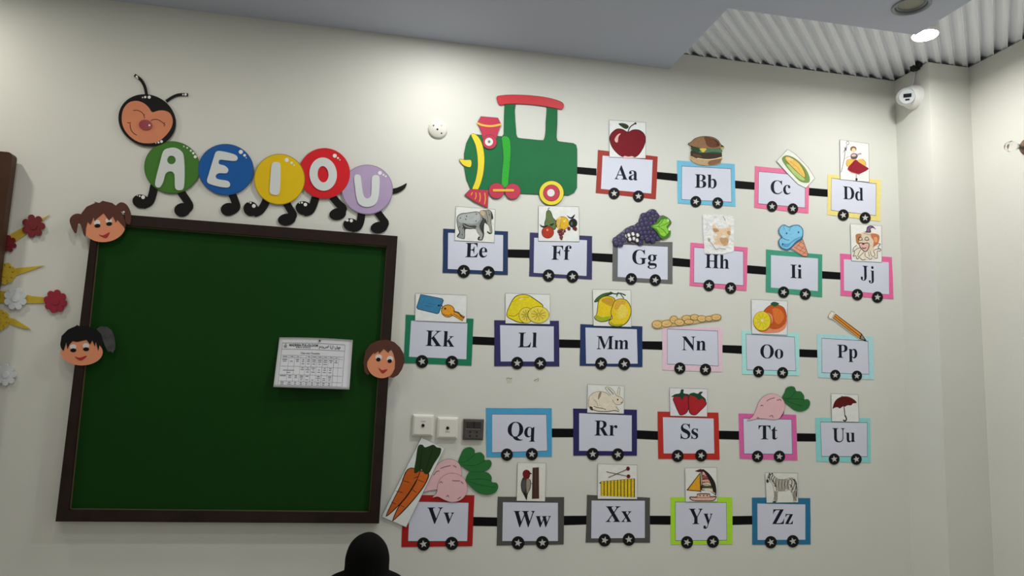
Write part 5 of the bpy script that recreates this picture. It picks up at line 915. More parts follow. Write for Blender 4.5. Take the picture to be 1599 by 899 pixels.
# clown
z = Zoom(1320, 345, 13.83)
t, d = picture('clown_picture', 'picture card of a smiling clown face with ruff above the Jj wagon card', z, [(108,60),(785,102),(788,890),(132,860)], white=(226,226,222))
d.F((205,190,168), [(330,270),(440,240),(560,250),(620,330),(600,500),(620,600),(500,680),(400,660),(290,520),(290,400)])
d.F((190,130,85), [(230,290),(330,275),(345,340),(300,400),(290,500),(240,470),(225,380)]).F((205,125,82), [(550,280),(640,270),(735,320),(710,480),(640,540),(600,560),(610,430),(560,350)]).F((222,160,112), [(620,360),(680,350),(690,440),(640,460)]).build('hair', t)
d.F((110,80,118), [(410,235),(450,215),(470,130),(530,98),(600,110),(660,185),(600,150),(545,170),(555,240),(480,250)]).F((145,115,150), [(470,215),(490,150),(540,115),(570,130),(520,180),(520,230)]).build('hat', t)
d.F((212,170,160), [(295,480),(400,490),(510,480),(505,560),(450,655),(400,640),(320,560)]).L((72,52,50), 15, [(290,480),(340,470),(400,482),(470,470),(512,500),(500,590),(440,660),(390,640),(320,560),(290,480)]).E((150,50,50), 388, 492, 26, 22).L((90,45,50), 18, [(360,575),(400,590),(450,575)]).build('mouth', t)
for x in (325, 465): d.L((80,66,56), 11, [(x-45,410),(x-30,360),(x,345),(x+35,370),(x+38,420)]).L((90,74,60), 14, [(x-35,405),(x,420),(x+32,402)])
d.L((120,100,80), 6, [(380,260),(460,280),(540,300)]).build('eyes', t)
d.F((210,200,185), [(170,650),(260,550),(330,590),(400,670),(560,640),(700,620),(690,790),(560,830),(380,840),(250,800),(170,760)])
for pts in ([(250,520),(180,580),(165,660),(200,640),(270,590),(340,580)], [(200,640),(190,720),(165,760),(230,750),(250,820),(310,790),(370,840),(440,820)], [(340,600),(270,740),(300,765),(400,670)], [(430,680),(430,760),(500,800),(540,830),(580,790)], [(540,650),(570,760),(640,740),(610,640),(660,615),(740,595),(770,620),(740,650),(690,650),(690,800),(620,780)], [(710,485),(760,500),(715,545),(720,590),(760,600)], [(500,670),(520,770)]): d.L((66,58,54), 11, pts)
d.build('ruff', t)
# key
z = Zoom(620, 440, 4.993)
t, d = picture('key_picture', 'picture card of an orange key with blue tag above the Kk wagon card', z, [(145,88),(545,104),(540,318),(140,302)], white=(218,220,220))
d.P((40,80,110), [(183,95),(352,128),(364,145),(328,243),(315,251),(162,214),(150,200)]).P((62,136,180), [(187,100),(348,132),(358,146),(323,237),(314,245),(167,210),(156,199)]).L((45,110,155), 3, [(210,182),(245,188),(280,192)]).L((45,110,155), 3, [(240,165),(300,180)]).E((30,50,70), 325, 184, 8).build('tag', t)
d.L((70,62,60), 5, [(325,184),(345,180),(355,195),(345,210)]).E((110,70,20), 397, 226, 53, 50).E((222,152,42), 397, 226, 48, 45).L((110,70,20), 40, [(430,238),(520,288)], False).L((222,152,42), 31, [(428,238),(518,287)], False).L((110,70,20), 10, [(445,232),(480,240),(500,268),(525,280)]).L((130,85,25), 4, [(440,248),(510,290)]).E((80,50,20), 375, 208, 8).L((150,100,30), 4, [(360,250),(395,262),(425,250)]).build('key', t)
# lemon
z = Zoom(620, 440, 4.993)
t, d = picture('lemon_picture', 'picture card of a lemon with two slices above the Ll wagon card', z, [(845,88),(1193,98),(1192,330),(845,324)], white=(220,222,222))
d.F((80,72,20), [(853,250),(868,200),(908,125),(955,98),(1020,100),(1080,135),(1130,172),(1140,195),(1120,230),(1080,270),(1020,318),(950,318),(900,298),(860,275)]).F((214,196,32), [(858,250),(873,202),(912,130),(958,103),(1018,105),(1076,140),(1125,176),(1134,195),(1116,228),(1076,268),(1018,312),(952,312),(903,293),(865,272)]).L((185,165,25), 5, [(900,160),(960,125),(1030,120)]).E((232,222,150), 968, 132, 18, 7, -20).L((150,130,25), 4, [(870,262),(920,265),(950,240)]).build('fruit', t)
for x, y, rx, ry in ((1008,260,56,60), (1103,256,82,64)):
    d.E((85,75,25), x, y, rx+3, ry+3).E((206,190,60), x, y, rx, ry).E((226,214,120), x, y, rx*.86, ry*.86).E((210,192,66), x, y, rx*.78, ry*.78)
    for k in range(10): a = k*pi/5 + .2; d.L((110,98,40), 3, [(x + rx*.1*cos(a), y + ry*.1*sin(a)), (x + rx*.7*cos(a), y + ry*.7*sin(a))])
    d.build('slice', t)
# mangoes
z = Zoom(880, 440, 5.619)
t, d = picture('mango_picture', 'picture card of two yellow mangoes above the Mm wagon card', z, [(255,65),(590,72),(595,395),(262,385)], white=(218,220,215))
d.F((60,84,38), [(268,178),(290,140),(340,105),(400,92),(440,100),(400,118),(350,135),(310,170)]).F((82,118,58), [(276,172),(296,142),(342,111),(398,98),(350,125),(310,160)]).build('leaf', t)
d.F((100,98,30), [(308,160),(350,128),(400,122),(452,150),(445,220),(425,290),(405,335),(340,353),(288,338),(268,310),(288,280),(296,220)]).F((214,186,34), [(313,163),(352,133),(400,128),(446,154),(438,220),(418,290),(400,328),(340,345),(293,332),(275,308),(294,280),(302,222)]).F((196,150,44), [(330,160),(395,135),(440,158),(432,210),(380,200)]).F((150,172,40), [(292,290),(340,310),(405,300),(395,330),(340,343),(294,330),(277,308)])
d.F((110,92,28), [(450,165),(500,146),(555,160),(592,220),(592,285),(562,352),(500,392),(430,390),(396,365),(402,335),(425,315),(412,270),(428,210)]).F((222,192,36), [(454,170),(500,152),(550,165),(586,222),(586,283),(556,347),(498,385),(432,383),(403,362),(408,338),(432,318),(418,270),(434,212)]).F((206,158,56), [(460,175),(510,158),(545,175),(520,220),(450,240)]).F((150,168,38), [(408,345),(450,372),(520,368),(498,384),(432,382)]).F((235,215,90), [(500,200),(550,220),(560,280),(520,320),(470,300)]).build('fruit', t)
d.L((42,88,60), 10, [(408,88),(450,105),(500,100),(545,118)]).L((42,88,60), 8, [(480,90),(465,130)]).L((42,88,60), 7, [(500,105),(530,145)]).build('stalk', t)
# peanuts
nuts = ((822,373,44,33,5),(905,365,46,30,-5),(968,330,34,32,-30),(1018,355,42,27,5),(1078,318,38,26,-5),(1100,350,40,20,0),(1150,310,36,25,-5),(1213,322,40,28,5),(1275,322,32,22,0),(1340,310,42,27,-5))
t, d = picture('peanuts_cutout', 'cut out row of tan peanuts lying on the Nn wagon card', z, [(775,372),(790,342),(830,332),(880,335),(925,325),(945,300),(985,296),(1010,318),(1050,295),(1110,290),(1150,282),(1190,294),(1250,300),(1310,286),(1370,285),(1388,310),(1370,335),(1290,345),(1215,353),(1140,368),(1080,375),(1010,382),(950,388),(880,400),(820,410),(785,398)], edge=False, white=(190,165,110), cat='picture cutout', sm=True)
for x, y, rx, ry, ro in nuts: d.E((112,84,46), x, y, rx+2, ry+2, ro).E((206,172,112), x, y, rx-2, ry-2, ro).L((170,132,76), 3, [(x-rx*.5, y), (x, y+ry*.3), (x+rx*.5, y-ry*.1)]).build('nut', t)
# orange
z = Zoom(1130, 450, 5.619)
t, d = picture('orange_picture', 'picture card of an orange and a yellow half above the Oo wagon card', z, [(243,96),(560,112),(557,410),(248,398)], white=(222,224,226))
d.F((222,140,108), [(350,200),(400,150),(455,140),(530,170),(556,260),(545,340),(500,380),(440,392),(350,392),(300,370),(360,360),(340,280)]).F((204,92,36), [(352,200),(400,155),(455,144),(525,172),(550,240),(545,300),(500,345),(440,360),(400,340),(430,290),(420,230)]).F((222,118,50), [(430,180),(500,190),(530,250),(490,310),(450,290)]).L((130,60,40), 4, [(352,200),(400,153),(455,142),(527,170),(554,250)]).build('fruit', t)
d.E((150,70,50), 338, 290, 81, 90).E((196,140,40), 338, 288, 78, 87).E((214,198,44), 336, 286, 73, 82).E((236,226,160), 338, 282, 13, 15)
for k in range(9): a = k*2*pi/9; d.L((180,160,50), 3, [(338 + 14*cos(a), 282 + 16*sin(a)), (336 + 62*cos(a), 286 + 70*sin(a))])
d.build('half', t)
d.F((48,104,66), [(412,135),(440,118),(485,132),(470,150),(450,160),(430,152)]).build('leaf', t)
# pencil
t, d = picture('pencil_cutout', 'cut out orange pencil leaning on the Pp wagon card', z, [(915,240),(945,195),(978,208),(1212,395),(1257,465),(1190,447),(960,272),(925,262)], edge=False, white=(226,220,205), cat='picture cutout')
d.P((46,34,30), [(958,262),(982,222),(1212,397),(1196,446)]).P((214,140,54), [(963,258),(983,230),(1206,402),(1192,438)]).L((120,72,36), 6, [(975,244),(1198,422)]).build('shaft', t)
d.P((60,54,50), [(1196,446),(1212,397),(1257,465)]).P((150,140,126), [(1202,440),(1212,408),(1238,452)]).P((22,22,24), [(1240,446),(1258,466),(1230,458)]).build('tip', t)
d.L((120,112,104), 4, [(922,258),(918,240),(945,200),(976,212)], False).L((150,140,130), 4, [(950,262),(972,222)]).build('eraser', t)
# rabbit
z = Zoom(870, 590, 5.922)
t, d = picture('rabbit_picture', 'picture card of a sitting rabbit above the Rr wagon card', z, [(282,58),(620,73),(617,330),(278,320)], white=(208,210,206))
rb = [(290,215),(300,170),(340,135),(400,125),(460,140),(500,160),(530,165),(500,120),(450,100),(445,88),(480,85),(520,115),(548,160),(560,130),(568,85),(582,100),(575,150),(600,185),(608,215),(590,240),(560,250),(545,265),(575,300),(530,300),(500,290),(480,312),(360,300),(310,290),(295,260)]
d.F((205,196,178), rb).L((92,80,70), 3.5, [(310,292),(292,260),(290,215),(300,170),(340,135),(400,125),(460,140),(480,165)]).L((92,80,70), 3.5, [(500,160),(460,115),(445,88),(480,85),(520,115),(548,160),(600,185),(608,215),(590,240),(545,245),(510,200)]).L((92,80,70), 3, [(555,150),(568,85),(582,100),(575,160)])
d.F((150,132,118), [(395,130),(380,160),(378,200),(395,180),(410,135)]).L((92,80,70), 3, [(340,200),(365,225),(375,260)]).F((80,62,60), [(302,262),(325,270),(330,300),(308,290)]).L((80,62,60), 6, [(318,285),(360,302),(410,308),(480,308),(530,300),(572,312)]).L((80,62,60), 5, [(340,262),(380,275),(420,280),(450,292)]).L((80,62,60), 4, [(545,262),(560,285),(572,300)]).E((40,32,30), 560, 200, 7, 8).L((90,66,60), 5, [(588,230),(605,222)]).L((92,80,70), 5, [(470,95),(500,125),(520,150)]).build('rabbit', t)
# strawberries
t, d = picture('strawberry_picture', 'picture card of two red strawberries above the Ss wagon card', z, [(1040,91),(1390,101),(1387,358),(1046,350)], white=(216,214,218))
d.F((80,20,30), [(1070,190),(1110,150),(1160,140),(1215,160),(1222,220),(1215,290),(1190,330),(1140,345),(1115,310),(1085,240)]).F((186,36,52), [(1075,190),(1112,155),(1160,146),(1210,164),(1216,220),(1209,288),(1186,324),(1143,339),(1120,306),(1090,238)]).F((80,20,30), [(1215,165),(1270,150),(1330,170),(1375,215),(1378,250),(1320,310),(1280,343),(1235,335),(1215,290)]).F((192,40,48), [(1222,170),(1270,156),(1326,174),(1370,218),(1372,248),(1316,306),(1278,337),(1240,330),(1222,290)]).build('berries', t)
d.F((34,78,58), [(1055,175),(1090,150),(1135,140),(1145,108),(1170,108),(1170,140),(1215,150),(1225,175),(1180,165),(1155,205),(1135,175),(1100,172)]).F((34,78,58), [(1220,150),(1260,135),(1300,145),(1320,128),(1348,130),(1330,155),(1370,190),(1375,230),(1345,190),(1310,205),(1285,180),(1250,165)]).build('leaves', t)
# turnips
PINK = (184, 146, 152)
def turnip(z, root, lines, leaf, lab, off=OFF, veins=()):
    q = z.xz(max(root, key=lambda p: p[1]))
    t = thing('turnip_cutout', lab, 'picture cutout', (q[0], WALL, q[1]), 'picture cards and cutouts of the alphabet train')
    py = z.px(root[0])[1]
    lf = smooth_pts(leaf, True, 3)
    o = card('leaves', z, grow(lf, 1), off - .0004, .0008, mat('leaf_edge', (.01, .06, .02), .6), t)
    card('leaf_face', z, lf, off + .0004, .0002, mat('leaf_green_%d' % int(py/100), albedo((26,112,46), py), .55, var=.06, vscale=30), o)
    d = Draw(z, off + .0006)
    for p in veins: d.L((18,84,34), z.k*.7, p)
    if veins: d.build('vein_lines', o)
    rt = smooth_pts(root, True, 3)
    o = card('root', z, grow(rt, z.k*.35), off, .0008, mat('turnip_edge', (.12, .04, .07), .6), t)
    card('root_face', z, rt, off + .0008, .0002, mat('turnip_pink_%d' % int(py/100), albedo(PINK, py, True), .6, var=.03, vscale=40), o)
    d = Draw(z, off + .001)
    for p in lines: d.L((92,38,58), z.k*.9, p)
    d.build('drawn_marks', o)
z = Zoom(1130, 590, 6.15)
turnip(z, [(225,410),(275,375),(310,310),(340,230),(390,175),(450,152),(510,160),(560,195),(588,250),(585,300),(560,350),(530,390),(470,398),(400,390),(320,390)],
  [[(412,222),(450,200),(490,190)], [(510,215),(545,205),(550,220)], [(355,270),(365,260),(380,268)], [(440,370),(465,358),(475,380)], [(550,375),(575,340),(575,318)], [(320,388),(330,378),(340,388)]],
  [(560,190),(585,140),(600,100),(640,80),(680,88),(697,125),(740,130),(772,170),(775,205),(810,205),(830,235),(815,285),(760,318),(690,312),(620,260),(575,225)],
  'single pink paper turnip with green leaves lying on the Tt wagon card', OFF, [[(580,195),(640,190),(690,130)], [(585,205),(690,200),(770,208)], [(590,215),(680,250),(760,270)]])
z = Zoom(590, 630, 3.745)
turnip(z, [(240,522),(285,480),(310,420),(345,360),(390,330),(430,325),(470,345),(488,385),(485,430),(440,470),(380,495),(300,508)],
  [[(325,420),(345,395),(360,395)], [(365,380),(390,370),(425,362)], [(440,360),(460,372)], [(280,465),(290,455)]],
  [(472,345),(485,300),(505,265),(540,255),(565,270),(568,290),(600,285),(622,305),(625,330),(655,330),(665,355),(645,385),(600,400),(540,395),(505,375)],
  'rear pink paper turnip of the pair above the Vv wagon card', OFF, [[(485,345),(530,330),(565,295)], [(500,360),(570,360),(625,335)]])
turnip(z, [(320,548),(345,520),(352,470),(375,430),(420,408),(465,412),(505,440),(522,485),(515,530),(480,565),(430,575),(385,560),(350,543)],
  [[(360,465),(370,455),(378,465)], [(435,450),(480,452)], [(485,455),(500,468)], [(400,545),(410,535),(415,546)], [(465,560),(485,545)]],
  [(515,440),(535,400),(565,402),(605,398),(645,405),(665,430),(665,458),(695,465),(703,490),(685,520),(640,533),(590,522),(550,490),(522,460)],
  'front pink paper turnip of the pair above the Vv wagon card', OFF + .0014, [[(525,445),(600,440),(665,450)], [(530,455),(600,475),(690,490)]])
# carrots
t, d = picture('carrot_picture', 'tall tilted picture card of two orange carrots left of the Vv wagon card', z, [(255,198),(391,262),(166,722),(22,660)], OFF + .003, white=(196,200,198))
d.build('card_edge', t)
d.F((60,30,12), [(190,375),(225,380),(255,395),(215,470),(170,540),(110,610),(55,658),(50,645),(90,560),(130,480),(160,400)]).F((190,92,32), [(190,380),(225,385),(250,397),(211,468),(167,537),(108,605),(58,650),(56,643),(95,560),(135,480),(165,403)])
d.F((60,30,12), [(250,390),(300,408),(280,470),(230,540),(160,620),(92,684),(88,672),(120,600),(170,540),(215,470),(240,410)]).F((196,96,36), [(252,396),(293,412),(274,468),(226,536),(157,614),(96,675),(95,668),(125,602),(175,540),(220,470),(244,412)])
for pts in ([(150,450),(185,462)], [(105,510),(145,520)], [(80,575),(105,588)], [(235,445),(270,460)], [(200,500),(225,520)], [(135,595),(155,605)], [(210,435),(240,425)]): d.L((70,32,12), 3, pts)
d.build('carrots', t)
d.F((38,66,26), [(212,400),(222,330),(235,250),(260,240),(275,255),(300,248),(325,240),(345,255),(370,262),(362,300),(330,350),(300,405),(275,410),(255,385),(232,402)]).L((25,46,18), 4, [(260,260),(250,330),(245,390)]).L((25,46,18), 4, [(320,260),(300,330),(280,395)]).build('tops', t)
# umbrella
z = Zoom(1130, 590, 6.15)
t, d = picture('umbrella_picture', 'picture card of a dark red umbrella above the Uu wagon card', z, [(1032,148),(1291,161),(1300,423),(1038,416)], white=(200,202,200))
d.F((112,22,24), [(1047,295),(1060,240),(1090,200),(1140,178),(1200,180),(1250,205),(1278,237),(1240,245),(1225,262),(1190,262),(1165,275),(1150,270),(1115,292),(1095,280),(1065,285)]).L((80,12,16), 4, [(1150,180),(1110,220),(1095,280)]).L((80,12,16), 4, [(1150,180),(1195,210),(1225,260)]).L((60,12,16), 5, [(1130,172),(1145,180)]).build('canopy', t)
d.L((70,46,44), 8, [(1152,250),(1160,310),(1165,370)]).L((48,30,30), 12, [(1167,360),(1180,395),(1165,412),(1148,402)]).build('handle', t)
# woodpecker
z = Zoom(760, 710, 5.618)
t, d = picture('woodpecker_picture', 'picture card of a red headed woodpecker at a trunk above the Ww wagon card', z, [(272,67),(521,73),(512,408),(262,403)], white=(200,200,194))
d.P((88,60,50), [(402,112),(458,108),(460,384),(396,386)]).L((60,40,34), 5, [(415,120),(412,380)]).L((70,48,40), 4, [(440,115),(442,380)]).L((110,80,68), 4, [(428,130),(426,300)]).build('trunk', t)
d.F((70,66,60), [(322,195),(300,250),(305,310),(325,350),(345,385),(352,395),(362,340),(385,290),(388,230),(365,205)]).F((140,132,115), [(350,215),(375,215),(384,260),(370,310),(352,330)]).F((90,90,88), [(312,230),(340,220),(348,280),(325,320),(308,280)]).F((30,30,34), [(325,330),(350,350),(352,395),(335,370)]).L((50,46,42), 4, [(385,255),(402,250)]).build('bird', t)
d.F((128,26,34), [(315,165),(325,140),(350,130),(375,142),(382,170),(370,205),(345,212),(325,200)]).P((62,40,40), [(376,150),(400,166),(378,170)]).E((20,16,16), 368, 153, 4).build('red_head', t)
# xylophone
t, d = picture('xylophone_picture', 'picture card of a yellow xylophone with two mallets above the Xx wagon card', z, [(975,78),(1320,89),(1320,388),(973,385)], white=(198,198,194))
d.P((62,50,20), [(1000,232),(1300,206),(1300,372),(1000,358)])
for k in range(10):
    x = 1004 + k*29.5; y0 = 232 - (x-1000)*.085; y1 = 357 + (x-1000)*.05; d.P((196,168,34), [(x, y0+2), (x+22, y0), (x+22, y1+1), (x, y1)])
for k in range(10): x = 1015 + k*29.5; d.E((90,70,20), x, 250 - k*2.2, 2.5).E((90,70,20), x, 340 + k*1.2, 2.5)
d.E((60,50,30), 995, 246, 6).build('bars', t)
d.L((90,34,34), 5, [(1068,198),(1235,125)]).L((90,34,34), 5, [(1052,148),(1240,188)]).E((120,26,32), 1240, 120, 16, 18).E((120,26,32), 1244, 188, 16, 17).build('mallets', t)
# boat
z = Zoom(1030, 720, 5.992)
t, d = picture('sailing_boat_picture', 'picture card of a yacht with striped sail above the Yy wagon card', z, [(238,62),(536,57),(541,376),(243,380)], white=(192,192,188))
d.P((50,34,26), [(378,104),(250,272),(386,284)]).P((200,142,36), [(374,120),(266,266),(380,276)]).build('jib_sail', t)
sail = lambda y: 400 + 128 * max(0, min(1, (y-78)/230))**.55
d.F((48,32,32), [(395,78),(440,95),(490,150),(525,220),(530,315),(500,300),(450,270),(388,268),(398,180)])
for c_, ya, yb in (((205,160,140),95,130), ((166,84,72),130,165), ((200,150,132),165,195), ((190,176,150),195,222), ((82,96,70),222,245), ((196,186,160),245,262)):
    xa, xb = sail(ya) - 14, sail(yb) - 14; d.P(c_, [(402, ya + (8 if ya > 95 else 0)), (xa, ya+6), (xb, yb+22 if yb > 200 else yb+10), (400 - (yb > 240)*6, yb)])
d.F((186,176,156), [(392,262),(450,262),(510,292),(520,305),(470,278),(420,268)])
for y in (130, 165, 195, 222, 245): d.L((60,40,36), 4, [(402, y), (450, y-4), (sail(y)-14, y+14)])
d.build('striped_sail', t)
d.L((52,28,28), 7, [(388,75),(384,290)], False).P((86,28,34), [(330,90),(390,70),(398,98),(360,100)]).build('mast', t)
d.F((50,30,26), [(280,332),(345,330),(358,302),(465,302),(475,326),(533,326),(510,366),(450,372),(310,368)]).F((196,156,140), [(290,337),(348,336),(362,310),(460,310),(470,332),(524,333),(504,361),(450,366),(315,362)]).L((90,60,52), 4, [(295,338),(400,340),(520,334)])
for x in (378, 412, 445): d.E((60,40,36), x, 320, 6, 7)
d.build('hull', t)
# zebra
t, d = picture('zebra_picture', 'picture card of a striped zebra above the Zz wagon card', z, [(988,107),(1291,110),(1297,384),(1000,388)], white=(180,180,175))
zb_ = [(1000,190),(1008,150),(1025,122),(1050,115),(1075,140),(1110,165),(1160,172),(1210,155),(1250,155),(1278,190),(1285,260),(1280,370),(1250,375),(1255,340),(1235,300),(1215,262),(1180,280),(1110,278),(1102,320),(1098,372),(1062,382),(1075,330),(1070,270),(1055,215),(1030,185),(1012,200)]
d.F((40,38,36), grow(smooth_pts(zb_, True, 2), 2), False).F((176,172,162), zb_)
for k in range(9): x = 1100 + k*14; d.L((38,34,32), 6, [(x, 168), (x - 10 + (k % 2)*4, 215), (x - 4, 276 if k < 6 else 262)])
for pts in ([(1215,158),(1240,190),(1225,245)], [(1235,158),(1265,195),(1245,270)], [(1255,165),(1280,210),(1262,290)], [(1215,215),(1240,240),(1235,290)], [(1060,130),(1045,160),(1060,190)], [(1078,145),(1062,180),(1075,215)], [(1092,158),(1080,195),(1090,235)], [(1040,120),(1028,150),(1035,180)], [(1022,130),(1015,160)], [(1072,225),(1095,240)]): d.L((38,34,32), 6, pts)
for k in range(8): y = 285 + k*11; d.L((38,34,32), 4, [(1074, y), (1101, y+2)]); d.L((38,34,32), 4, [(1243 + k*1.5, y+4), (1280, y)])
d.F((60,56,52), [(1000,190),(1006,168),(1020,178),(1015,200)]).F((45,40,38), [(1022,125),(1028,108),(1036,124)]).F((45,40,38), [(1046,118),(1056,106),(1060,124)]).F((50,44,42), [(1062,375),(1090,372),(1085,384),(1060,384)]).L((40,36,34), 6, [(1272,200),(1284,260),(1280,330)]).E((25,22,22), 1022, 150, 4).build('zebra', t)
# leftover scraps under the Ll card
z = Zoom(620, 440, 4.993)
for x, y, pts, lab in ((875, 768, [(852,752),(872,748),(880,755),(897,750),(893,785),(860,787)], 'torn bit of old tape on the wall left, under the Ll wagon card'), (1088, 765, [(1068,770),(1082,762),(1104,750),(1098,775),(1072,780)], 'smaller torn bit of old tape on the wall right, under the Ll wagon card')):
    o = card('tape_scrap', z, pts, .0002, .0004, mat('tape_scrap', (.66, .63, .54), .5), None, root=None)
    tag(o, lab, 'tape')
    d = Draw(z, .0006); d.L((120,105,90), 4, pts[:4], False)
    rt = o; dd = d.b; o2 = d.build('torn_edge', o)

# ------------------------------------------------------------------ small child in a black hooded garment, back to us
def skin_mesh(name, verts, edges, m, parent, root_i=0, sub=2):
    me = bpy.data.meshes.new(name); rt = parent.location
    me.from_pydata([Vector(v[:3]) - rt for v in verts], edges, [])
    o = bpy.data.objects.new(name, me); COL.objects.link(o)
    md = o.modifiers.new('skin', 'SKIN'); md.use_smooth_shade = True
    for i, v in enumerate(verts): r = v[3]; me.skin_vertices[0].data[i].radius = (r, v[4] if len(v) > 4 else r)
    me.skin_vertices[0].data[root_i].use_root = True
    s_ = o.modifiers.new('sub', 'SUBSURF'); s_.levels = sub; s_.render_levels = sub
    bpy.context.view_layer.update()
    ev = bpy.data.meshes.new_from_object(o.evaluated_get(bpy.context.evaluated_depsgraph_get()))
    ev.name = name; bpy.data.objects.remove(o); bpy.data.meshes.remove(me)
    for p in ev.polygons: p.use_smooth = True
    ev.materials.clear(); ev.materials.append(m)
    o = bpy.data.objects.new(name, ev); COL.objects.link(o); o.parent = parent; return o
KX, KY = .0155, 2.52
kid = thing('person', 'person in a black hood and robe seen from behind, below the green board', 'person', (KX, KY, 0))
M_SK = mat('skin', (.42, .24, .16), .5); M_ROBE = mat('black_cloth', (.0028, .0026, .0026), .9, bump=.2, bscale=60, spec=.12)
M_SHOE = mat('shoe_black', (.02, .02, .02), .4)
V = [(KX,KY,.50,.075,.06),(KX,KY,.62,.07,.055),(KX,KY,.76,.08,.06),(KX,KY,.85,.075,.05),(KX,KY,.895,.03,.03),(KX,KY+.008,.925,.045,.05),(KX,KY+.012,.975,.062,.072),(KX,KY+.010,1.02,.055,.068)]
Ed = [(i, i+1) for i in range(7)]
def addv(*v): V.append(v); return len(V) - 1
for s_ in (-1, 1):
    a = addv(KX+s_*.085, KY, .85, .034, .032); e_ = addv(KX+s_*.115, KY-.01, .68, .026, .026); h_ = addv(KX+s_*.12, KY+.03, .53, .019, .019); p_ = addv(KX+s_*.12, KY+.04, .495, .018, .013)
    Ed += [(3, a), (a, e_), (e_, h_), (h_, p_)]
    hp = addv(KX+s_*.045, KY, .46, .05, .05); kn = addv(KX+s_*.05, KY+.006, .26, .035, .036); an = addv(KX+s_*.05, KY-.01, .06, .022, .024); to = addv(KX+s_*.055, KY+.07, .03, .022, .016)
    Ed += [(0, hp), (hp, kn), (kn, an), (an, to)]
skin_mesh('body', V, Ed, M_SK, kid)
for s_ in (-1, 1):
    hx, hy, hz = KX + s_*.12, KY + .04, .492
    for k in range(4):
        ox = (k - 1.5)*.0085; ln = (.026, .031, .029, .022)[k]
        skin_mesh('finger', [(hx, hy+ox, hz, .0062), (hx, hy+ox*1.1, hz-.02, .0058), (hx-s_*.004, hy+ox*1.1+.002, hz-.02-ln*.55, .0052), (hx-s_*.010, hy+ox*1.1+.003, hz-.02-ln, .0046)], [(0,1),(1,2),(2,3)], M_SK, kid, sub=1)
    skin_mesh('thumb', [(hx, hy+.008, hz+.006, .0065), (hx-s_*.003, hy+.024, hz-.006, .006), (hx-s_*.006, hy+.030, hz-.024, .005)], [(0,1),(1,2)], M_SK, kid, sub=1)
    b = MB(); b.rev([(.001,0),(.028,.004),(.032,.02),(.026,.042),(.001,.05)], (KX+s_*.055, KY+.035, 0), (0, 0, 1), 16)
    b.v = [(x, KY+.035+(y-KY-.035)*2.0, z_) for x, y, z_ in b.v]; b.build('shoe', M_SHOE, kid)
hz = .975; hy = KY + .012
for s_ in (-1, 1):
    b = MB(); b.rev([(.0095*sin(a), .0095*cos(a)) for a in [pi - i*pi/8 for i in range(9)]], (KX+s_*.026, hy+.066, hz+.004), (0, 1, 0), 12, cap=False); b.build('eye', M_EYEW, kid)
    b = MB(); b.rev([(.0045, .0088), (.001, .0105)], (KX+s_*.026, hy+.066, hz+.004), (0, 1, 0), 10); b.build('pupil', M_INKB, kid)
b = MB(); b.rev([(.011, 0), (.009, .010), (.003, .018)], (KX, hy+.066, hz-.014), (0, 1, -.2), 12); b.build('nose', M_SK, kid)
b = MB(); b.tube([(KX-.018, hy+.066, hz-.034), (KX, hy+.072, hz-.037), (KX+.018, hy+.066, hz-.034)], .0035); b.build('mouth', M_RED, kid)
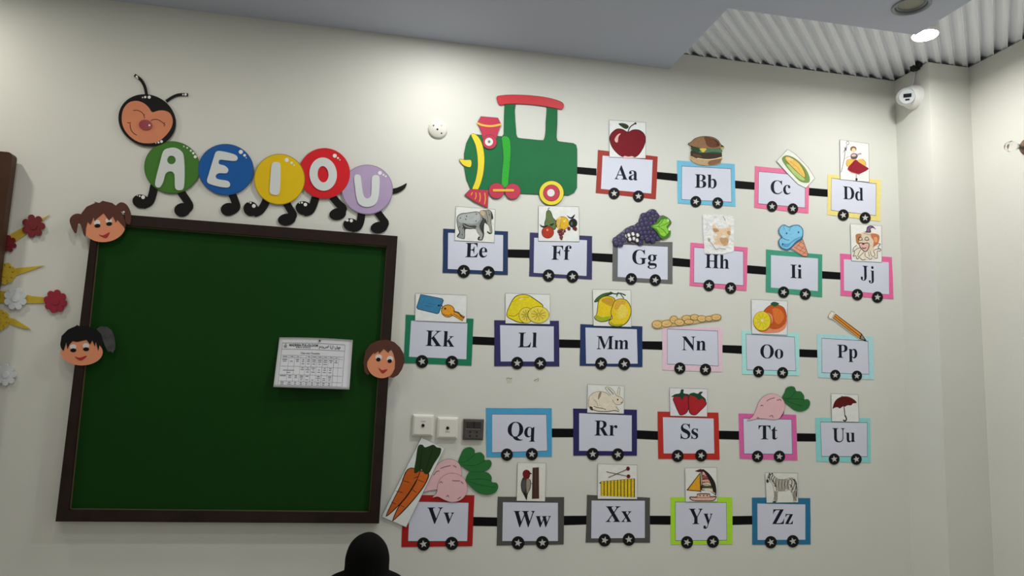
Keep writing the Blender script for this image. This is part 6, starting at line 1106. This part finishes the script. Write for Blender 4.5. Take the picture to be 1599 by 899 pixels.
# hood: lofted shell, open towards the wall so the face shows
def loft(rings, name, m, n=40, open_arc=None, th=0):
    b = MB(); Vv = []; Fc = []
    rp = []
    for i in range(len(rings)-1):          # smooth between rings
        p0, p1, p2, p3 = rings[max(i-1,0)], rings[i], rings[i+1], rings[min(i+2,len(rings)-1)]
        for j in range(4):
            t_ = j/4; rp.append([.5*((2*p1[a])+(-p0[a]+p2[a])*t_+(2*p0[a]-5*p1[a]+4*p2[a]-p3[a])*t_*t_+(-p0[a]+3*p1[a]-3*p2[a]+p3[a])*t_**3) for a in range(len(p1))])
    rp.append(list(rings[-1]))
    for r in rp:
        z_, cx_, cy_, rx, ry, fold, gap = r
        for k in range(n):
            u_ = k/(n-1) if open_arc else k/n
            a = (pi/2 + gap/2 + (2*pi-gap)*u_) if open_arc else 2*pi*u_
            f_ = 1 + fold*sin(a*9 + z_*14) * .5 + fold*sin(a*5 - z_*23)*.5
            Vv.append((cx_ + rx*cos(a)*f_, cy_ + ry*sin(a)*f_, z_))
    kk = n - 1 if open_arc else n
    for j in range(len(rp)-1):
        for k in range(kk): Fc.append((j*n+k, j*n+(k+1) % n, (j+1)*n+(k+1) % n, (j+1)*n+k))
    b.add(Vv, Fc, True); b.add([Vv[k] for k in range(len(Vv)-n, len(Vv))], [tuple(range(n))])
    return b.build(name, m, kid)
loft([(.82,KX,KY,.150,.100,.03,.5),(.86,KX,KY,.147,.098,.03,.6),(.895,KX,KY,.142,.092,.025,.8),(.918,KX,KY,.132,.084,.02,.9),(.940,KX-.001,KY,.112,.074,.02,1.0),(.953,KX,KY+.002,.078,.076,.015,1.1),(.965,KX,KY+.005,.0735,.08,.012,1.15),(1.0,KX,KY+.008,.0725,.084,.008,1.2),(1.035,KX,KY+.008,.062,.08,.006,1.0),(1.060,KX,KY+.006,.042,.062,.003,.5),(1.073,KX+.002,KY+.006,.020,.034,0,.1),(1.077,KX+.003,KY+.006,.004,.008,0,.02)], 'hood', M_ROBE, 48, True)
loft([(.035,KX,KY,.17,.15,.05,0),(.3,KX,KY,.145,.12,.05,0),(.5,KX,KY,.125,.10,.04,0),(.7,KX,KY,.112,.082,.03,0),(.82,KX,KY,.118,.072,.02,0),(.875,KX,KY,.108,.066,.02,0),(.915,KX,KY,.080,.058,.01,0),(.945,KX,KY,.045,.045,0,0)], 'robe', M_ROBE, 48)
for s_ in (-1, 1):
    b = MB(); b.tube([(KX+s_*.075, KY, .885), (KX+s_*.095, KY, .86), (KX+s_*.112, KY-.004, .78), (KX+s_*.12, KY-.008, .68), (KX+s_*.124, KY+.012, .6), (KX+s_*.124, KY+.028, .53)], [.030,.040,.040,.038,.038,.040], 16); b.build('sleeve', M_ROBE, kid)
